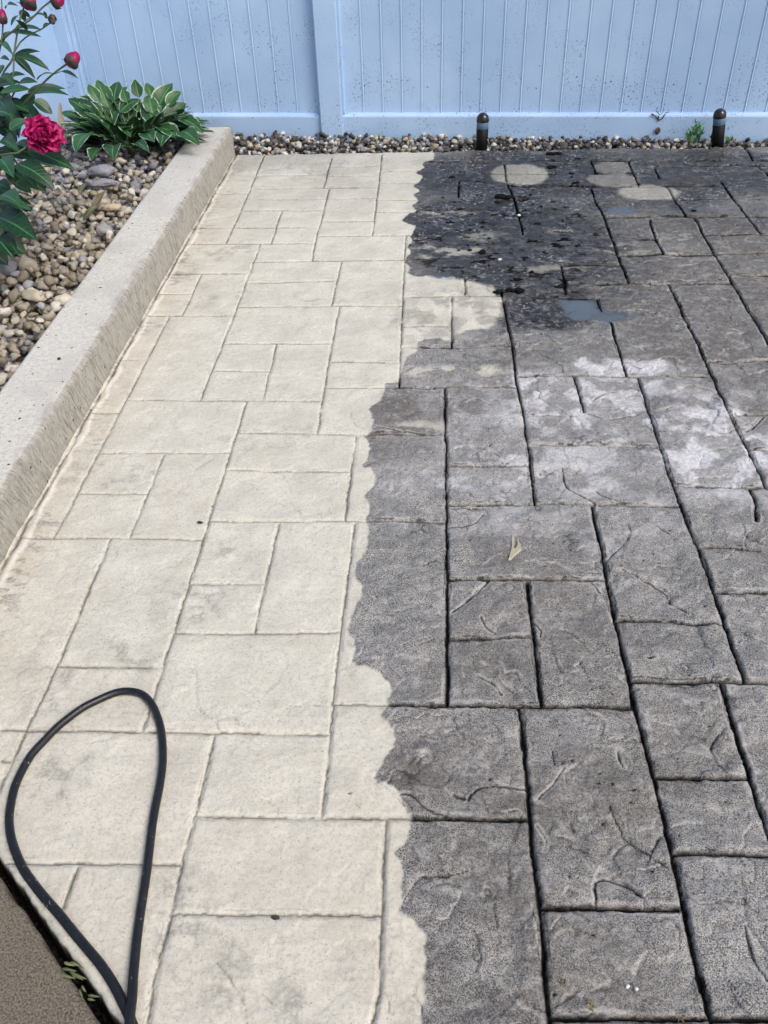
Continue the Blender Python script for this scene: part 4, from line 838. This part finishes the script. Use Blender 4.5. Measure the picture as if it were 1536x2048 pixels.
# ================================================================== PATH LIGHTS
q = NT('black_plastic'); nz = q.noise(70, 4, .7); c = q.mix(q.mr(nz, .66, .72), (.003, .0035, .0035), (.10, .095, .085)); M_blk = q.done(c, .6, None, .2)
q = NT('smoky_dome'); M_dome = q.done(q.mix(q.noise(40, 2), (.006, .006, .006), (.022, .020, .020)), .15, None, .5)
q = NT('band'); M_band = q.done((.09, .16, .24), .25, None, .5)
def lathe(prof, n=24):
    co_ = [(r_ * math.cos(2 * math.pi * k / n), r_ * math.sin(2 * math.pi * k / n), z) for r_, z in prof for k in range(n)]
    return mesh_np('l', co_, grid_faces(len(prof), n, True))
def path_light(px, py, tilt, label, sc=1.0):
    y_ = gp(px, py, 0).y + .03; b = aty(px, py, y_); b.z = -.03
    r = .031 * sc; H = .222 * sc
    o = empty('garden_light', b, label=label, cat='garden light', group='garden lights at the fence')
    L_ = []
    def put(nm, prof, mat, par=None):
        x = link(nm, lathe(prof), mat); x.parent = par or o; L_.append(x); return x
    body = put('body', [(.0, 0), (r * .94, 0), (r * .97, H * .3), (r, H * .60), (r * .8, H * .602), (0, H * .602)], M_blk)
    put('lens', [(r * .96, H * .603), (r * .99, H * .61), (r * .99, H * .755), (r * .96, H * .76)], M_band)
    dm = [(r * 1.04, H * .755), (r * 1.05, H * .80)] + [(r * 1.04 * math.cos(t), H * .80 + r * 1.05 * math.sin(t)) for t in np.linspace(.05, 1.57, 10)]
    put('dome', dm, M_dome)
    put('bulb', [(.0, H * .84), (r * .5, H * .8401), (r * .3, H * .92), (0, H * .93)], M_blk)
    o.rotation_euler = (0, tilt, 0); return o
path_light(963, 302, R(0), 'black dome topped garden light standing straight in the gravel, left one of the pair')
path_light(1436, 294, R(-8), 'moss stained dome topped garden light, right one of the pair with weeds at its foot')

# ================================================================== HOSE
HP = [(262,2150),(257,2046),(262,1990),(267,1936),(280,1836),(295,1736),(308,1636),(320,1560),(325,1510),(323,1463),(313,1427),(300,1403),(280,1387),(253,1382),(230,1385),(200,1397),(167,1413),(140,1432),(113,1455),(87,1483),(63,1510),(43,1543),(28,1577),(19,1617),(17,1645),(21,1677),(32,1710),(48,1742),(63,1763),(87,1793),(113,1823),(143,1859),(173,1893),(200,1926),(223,1963),(243,2003),(260,2040),(290,2120),(330,2200)]
hr = .0078; path = []
for i, (x, y) in enumerate(HP):
    z = hr - .001
    if i < 4: z = [hr * 2.6, hr * 2.75, hr * 2.1, hr * 1.3][i]
    path.append(gp(x, y, z))
path = smooth_path(path, .008)
hz_s = np.array([zs(p.x, p.y, .008) for p in path]); hz_s = np.maximum(hz_s, -.006); kk = np.ones(25) / 25; hz_s = np.convolve(np.pad(hz_s, 12, 'edge'), kk, 'valid')
for p, h_ in zip(path, hz_s): p.z += float(h_) + .0006
path = [p + Vector((mnoise.noise(p * 9), mnoise.noise(p * 9 + Vector((5, 5, 5))), 0)) * .0022 for p in path]
co_, fs_ = tube(path, hr, 16); me = bpy.data.meshes.new('hose'); me.from_pydata([v[:] for v in co_], [], fs_)
q = NT('rubber'); nz = q.noise(120, 4, .7); c = q.mix(q.mr(nz, .62, .72), (.007, .008, .0115), (.022, .024, .028)); c = q.mix(q.mr(q.noise(70, 5, .85), .62, .68), c, (.30, .29, .27))
tag(link('hose', me, q.done(c, q.mr(nz, .3, .7, .28, .5), q.bump(nz, .25, .001), .5)), 'black rubber hose looped on the pale washed slabs at lower left', 'hose')

# ================================================================== SMALL DEBRIS
q = NT('wet_dirt'); M_mud = q.done(q.mix(q.noise(200, 3), (.002, .002, .002), (.008, .0075, .007)), .8, q.bump(q.noise(150, 3), .9, .004), .15)
CL = {(903,355): 'thin black dirt clump alone on the far slabs left of the first pale round', (1007,395): 'long black dirt clump below the first pale round spot', (994,403): 'smaller black dirt clump touching the left end of the long one',
      (966,507): 'biggest black dirt clump left of the near white stone', (940,500): 'small black dirt clump just left of the biggest clump in the wet area', (1028,582): 'long black dirt clump at the near edge of the wet area', (990,585): 'black dirt clump at the corner of the tan patch',
      (925,545): 'narrow upright black dirt sliver above the tan patch joint', (1102,308): 'black dirt clump at the far patio edge against the gravel', (1103,337): 'flat black dirt streak at the right rim of the first pale round', (1150,366): 'black dirt clump between the first pale round and the right pale spots',
      (1065,545): 'small flat black dirt clump, topmost right of the long near clump', (1038,560): 'flat black dirt clump just above the long near clump', (1389,422): 'lone black dirt clump at far right beyond the small blue puddle'}
def clump(px, py, wpx, hpx, k=0):
    c_ = gp(px, py); d_ = (c_ - EYE).dot(FW); ax = wpx * .5 * d_ / F_PX; ay = abs(gp(px, py - hpx / 2).y - gp(px, py + hpx / 2).y) * .42
    CO, FA, b0 = [], [], 0
    for j in range(rnd.randint(4, 6)):
        S = stone_shape(IV2, rnd.randrange(999), .7); s = ax * rnd.uniform(.35, .6)
        off = np.array([rnd.uniform(-.7, .7) * ax, rnd.uniform(-.5, .5) * ay, s * .2 + .001]); CO.append(S * np.array([s, min(s, ay * .7), s * .45]) + off); FA.append(IF2 + b0); b0 += len(S)
    o = link('dirt_clump', mesh_np('dirt_clump', np.concatenate(CO), np.concatenate(FA)), M_mud); o.location = (c_.x, c_.y, zs(c_.x, c_.y, .008))
    return tag(o, CL.get((px, py), 'tiny black speck of wet dirt scattered on the dark wet slabs'), 'dirt clump', 'black clumps of dirt washed onto the wet slabs')
for a in [(903,355,18,5),(1007,395,34,9),(994,403,14,6),(966,507,26,10),(940,500,10,6),(1028,582,34,9),(990,585,18,9),(1065,545,16,5),(1038,560,20,5),(925,545,6,14),(1143,318,0,0),(1102,308,24,10),(1103,337,22,5),(1144,347,10,6),(1150,366,16,10),(886,395,8,4),(1063,389,9,5),(1082,415,8,4),(917,503,8,6),(978,477,8,5),(969,528,10,5),(978,533,8,8),(989,430,12,4),(1124,443,8,8),(1142,356,8,6),(936,490,6,7),(1068,600,7,10),(1389,422,14,8),(1156,319,10,4),(1118,308,10,7)]:
    if a[2]: clump(*a)
# pale chip, white stones, small moss tufts
q = NT('pale_chip'); M_chip = q.done(q.mix(q.noise(200, 3), (.42, .38, .28), (.30, .28, .22)), .7)
def flat_shape(name, pts_, th, mat, label, cat, lift=.003):
    W_ = [gp(x, y) for x, y in pts_]; c_ = sum(W_, Vector()) / len(W_); bm = bmesh.new(); vs = [bm.verts.new((p.x - c_.x, p.y - c_.y, 0)) for p in W_]
    f = bm.faces.new(vs); bmesh.ops.recalc_face_normals(bm, faces=[f]); r = bmesh.ops.extrude_face_region(bm, geom=[f]); up_ = [v for v in r['geom'] if isinstance(v, bmesh.types.BMVert)]
    for v in up_: v.co.z += th; v.co.x *= .86; v.co.y *= .86
    o = bm_obj(name, bm, mat); o.location = (c_.x, c_.y, lift + zs(c_.x, c_.y, .010)); return tag(o, label, cat)
flat_shape('bark_chip', [(1024,1067),(1022,1082),(1023,1095),(1016,1122),(1022,1121),(1030,1112),(1043,1102),(1041,1090),(1035,1076),(1036,1092),(1031,1101),(1027,1099),(1029,1080)], .004, M_chip, 'crescent shaped pale tan bark chip lying on a grey dirty slab', 'bark chip', .0)
for i, (x, y, s, lab) in enumerate([(1038,429,.008,'small bright white stone on the wet slabs, the farther of two'),(1000,519,.007,'small bright white stone on the wet slabs, the nearer of two'),(1257,1970,.0032,'tiny white grit dot on the near right slab, left one'),(1274,1975,.003,'tiny white grit dot on the near right slab, right one')]):
    rock(x, y, s, (.8, .8, .8), lab, .003, (1.1, .9, .6), .2, 30 + i, 'white_stone', 'stone')
rock(118, 717, .006, (.03, .025, .02), 'tiny dark pebble on the top of the pale kerb', KH + .002, (1, 1, .6), 0, 40, 'dark_pebble', 'pebble')
rock(400, 1044, .006, (.02, .02, .018), 'black speck of dirt on the washed slab by the long joint', .002, (1.3, .8, .6), 0, 41, 'dark_pebble', 'pebble')
rock(550, 1833, .006, (.03, .028, .025), 'small dark crumb of dirt on the joint of the near washed slabs', .0, (1.5, .7, .6), 0, 42, 'dark_pebble', 'pebble')
M_moss = leaf_mat('dry_moss', (.10, .085, .03), (.26, .21, .10))
def blades(px, py, z, n_, L, name, label, mat, dirv=None):
    b = gp(px, py, z); b.z += zs(b.x, b.y) if name == 'moss_tuft' else 0; sp = []
    for k in range(n_):
        a = rnd.uniform(0, 6.28); d = Vector((math.cos(a), math.sin(a), rnd.uniform(.1, .8))); 
        if dirv: d = d * .5 + Vector(dirv)
        o_ = b + Vector((rnd.uniform(-1, 1), rnd.uniform(-1, 1), 0)) * L * .4; sp.append((o_, o_ + d.normalized() * L * rnd.uniform(.6, 1.1), L * .16, Vector((0, -.3, 1))))
    return small_leaves(name, label, 'grass' if 'grass' in name else 'moss', sp, mat)
blades(1182, 2012, .0, 16, .010, 'moss_tuft', 'little dry yellow moss tuft in the near right joint, left of two', M_moss)
blades(1363, 2034, -.004, 12, .009, 'moss_tuft', 'little dry brown moss tuft in the near right joint, right of two', M_moss)
blades(1124, 1963, .0, 8, .008, 'moss_tuft', 'small brown moss crumb on the near right slab beside the long black joint', M_moss)
M_gr = leaf_mat('joint_grass', (.05, .09, .03), (.20, .19, .10))
gd = tuple((gp(170, 1990) - gp(125, 1925)).normalized())
blades(137, 1937, -.006, 9, .030, 'grass_tuft', 'sparse green and straw grass tuft in the open joint by the brown slab', M_gr, gd)
blades(166, 1985, -.010, 5, .026, 'grass_tuft', 'few dry grass blades lower in the open joint, nearest the frame corner', M_gr, gd)
blades(92, 1805, .014, 3, .012, 'grass_tuft', 'dry straw bit lying against the hose near the open joint', M_gr, gd)
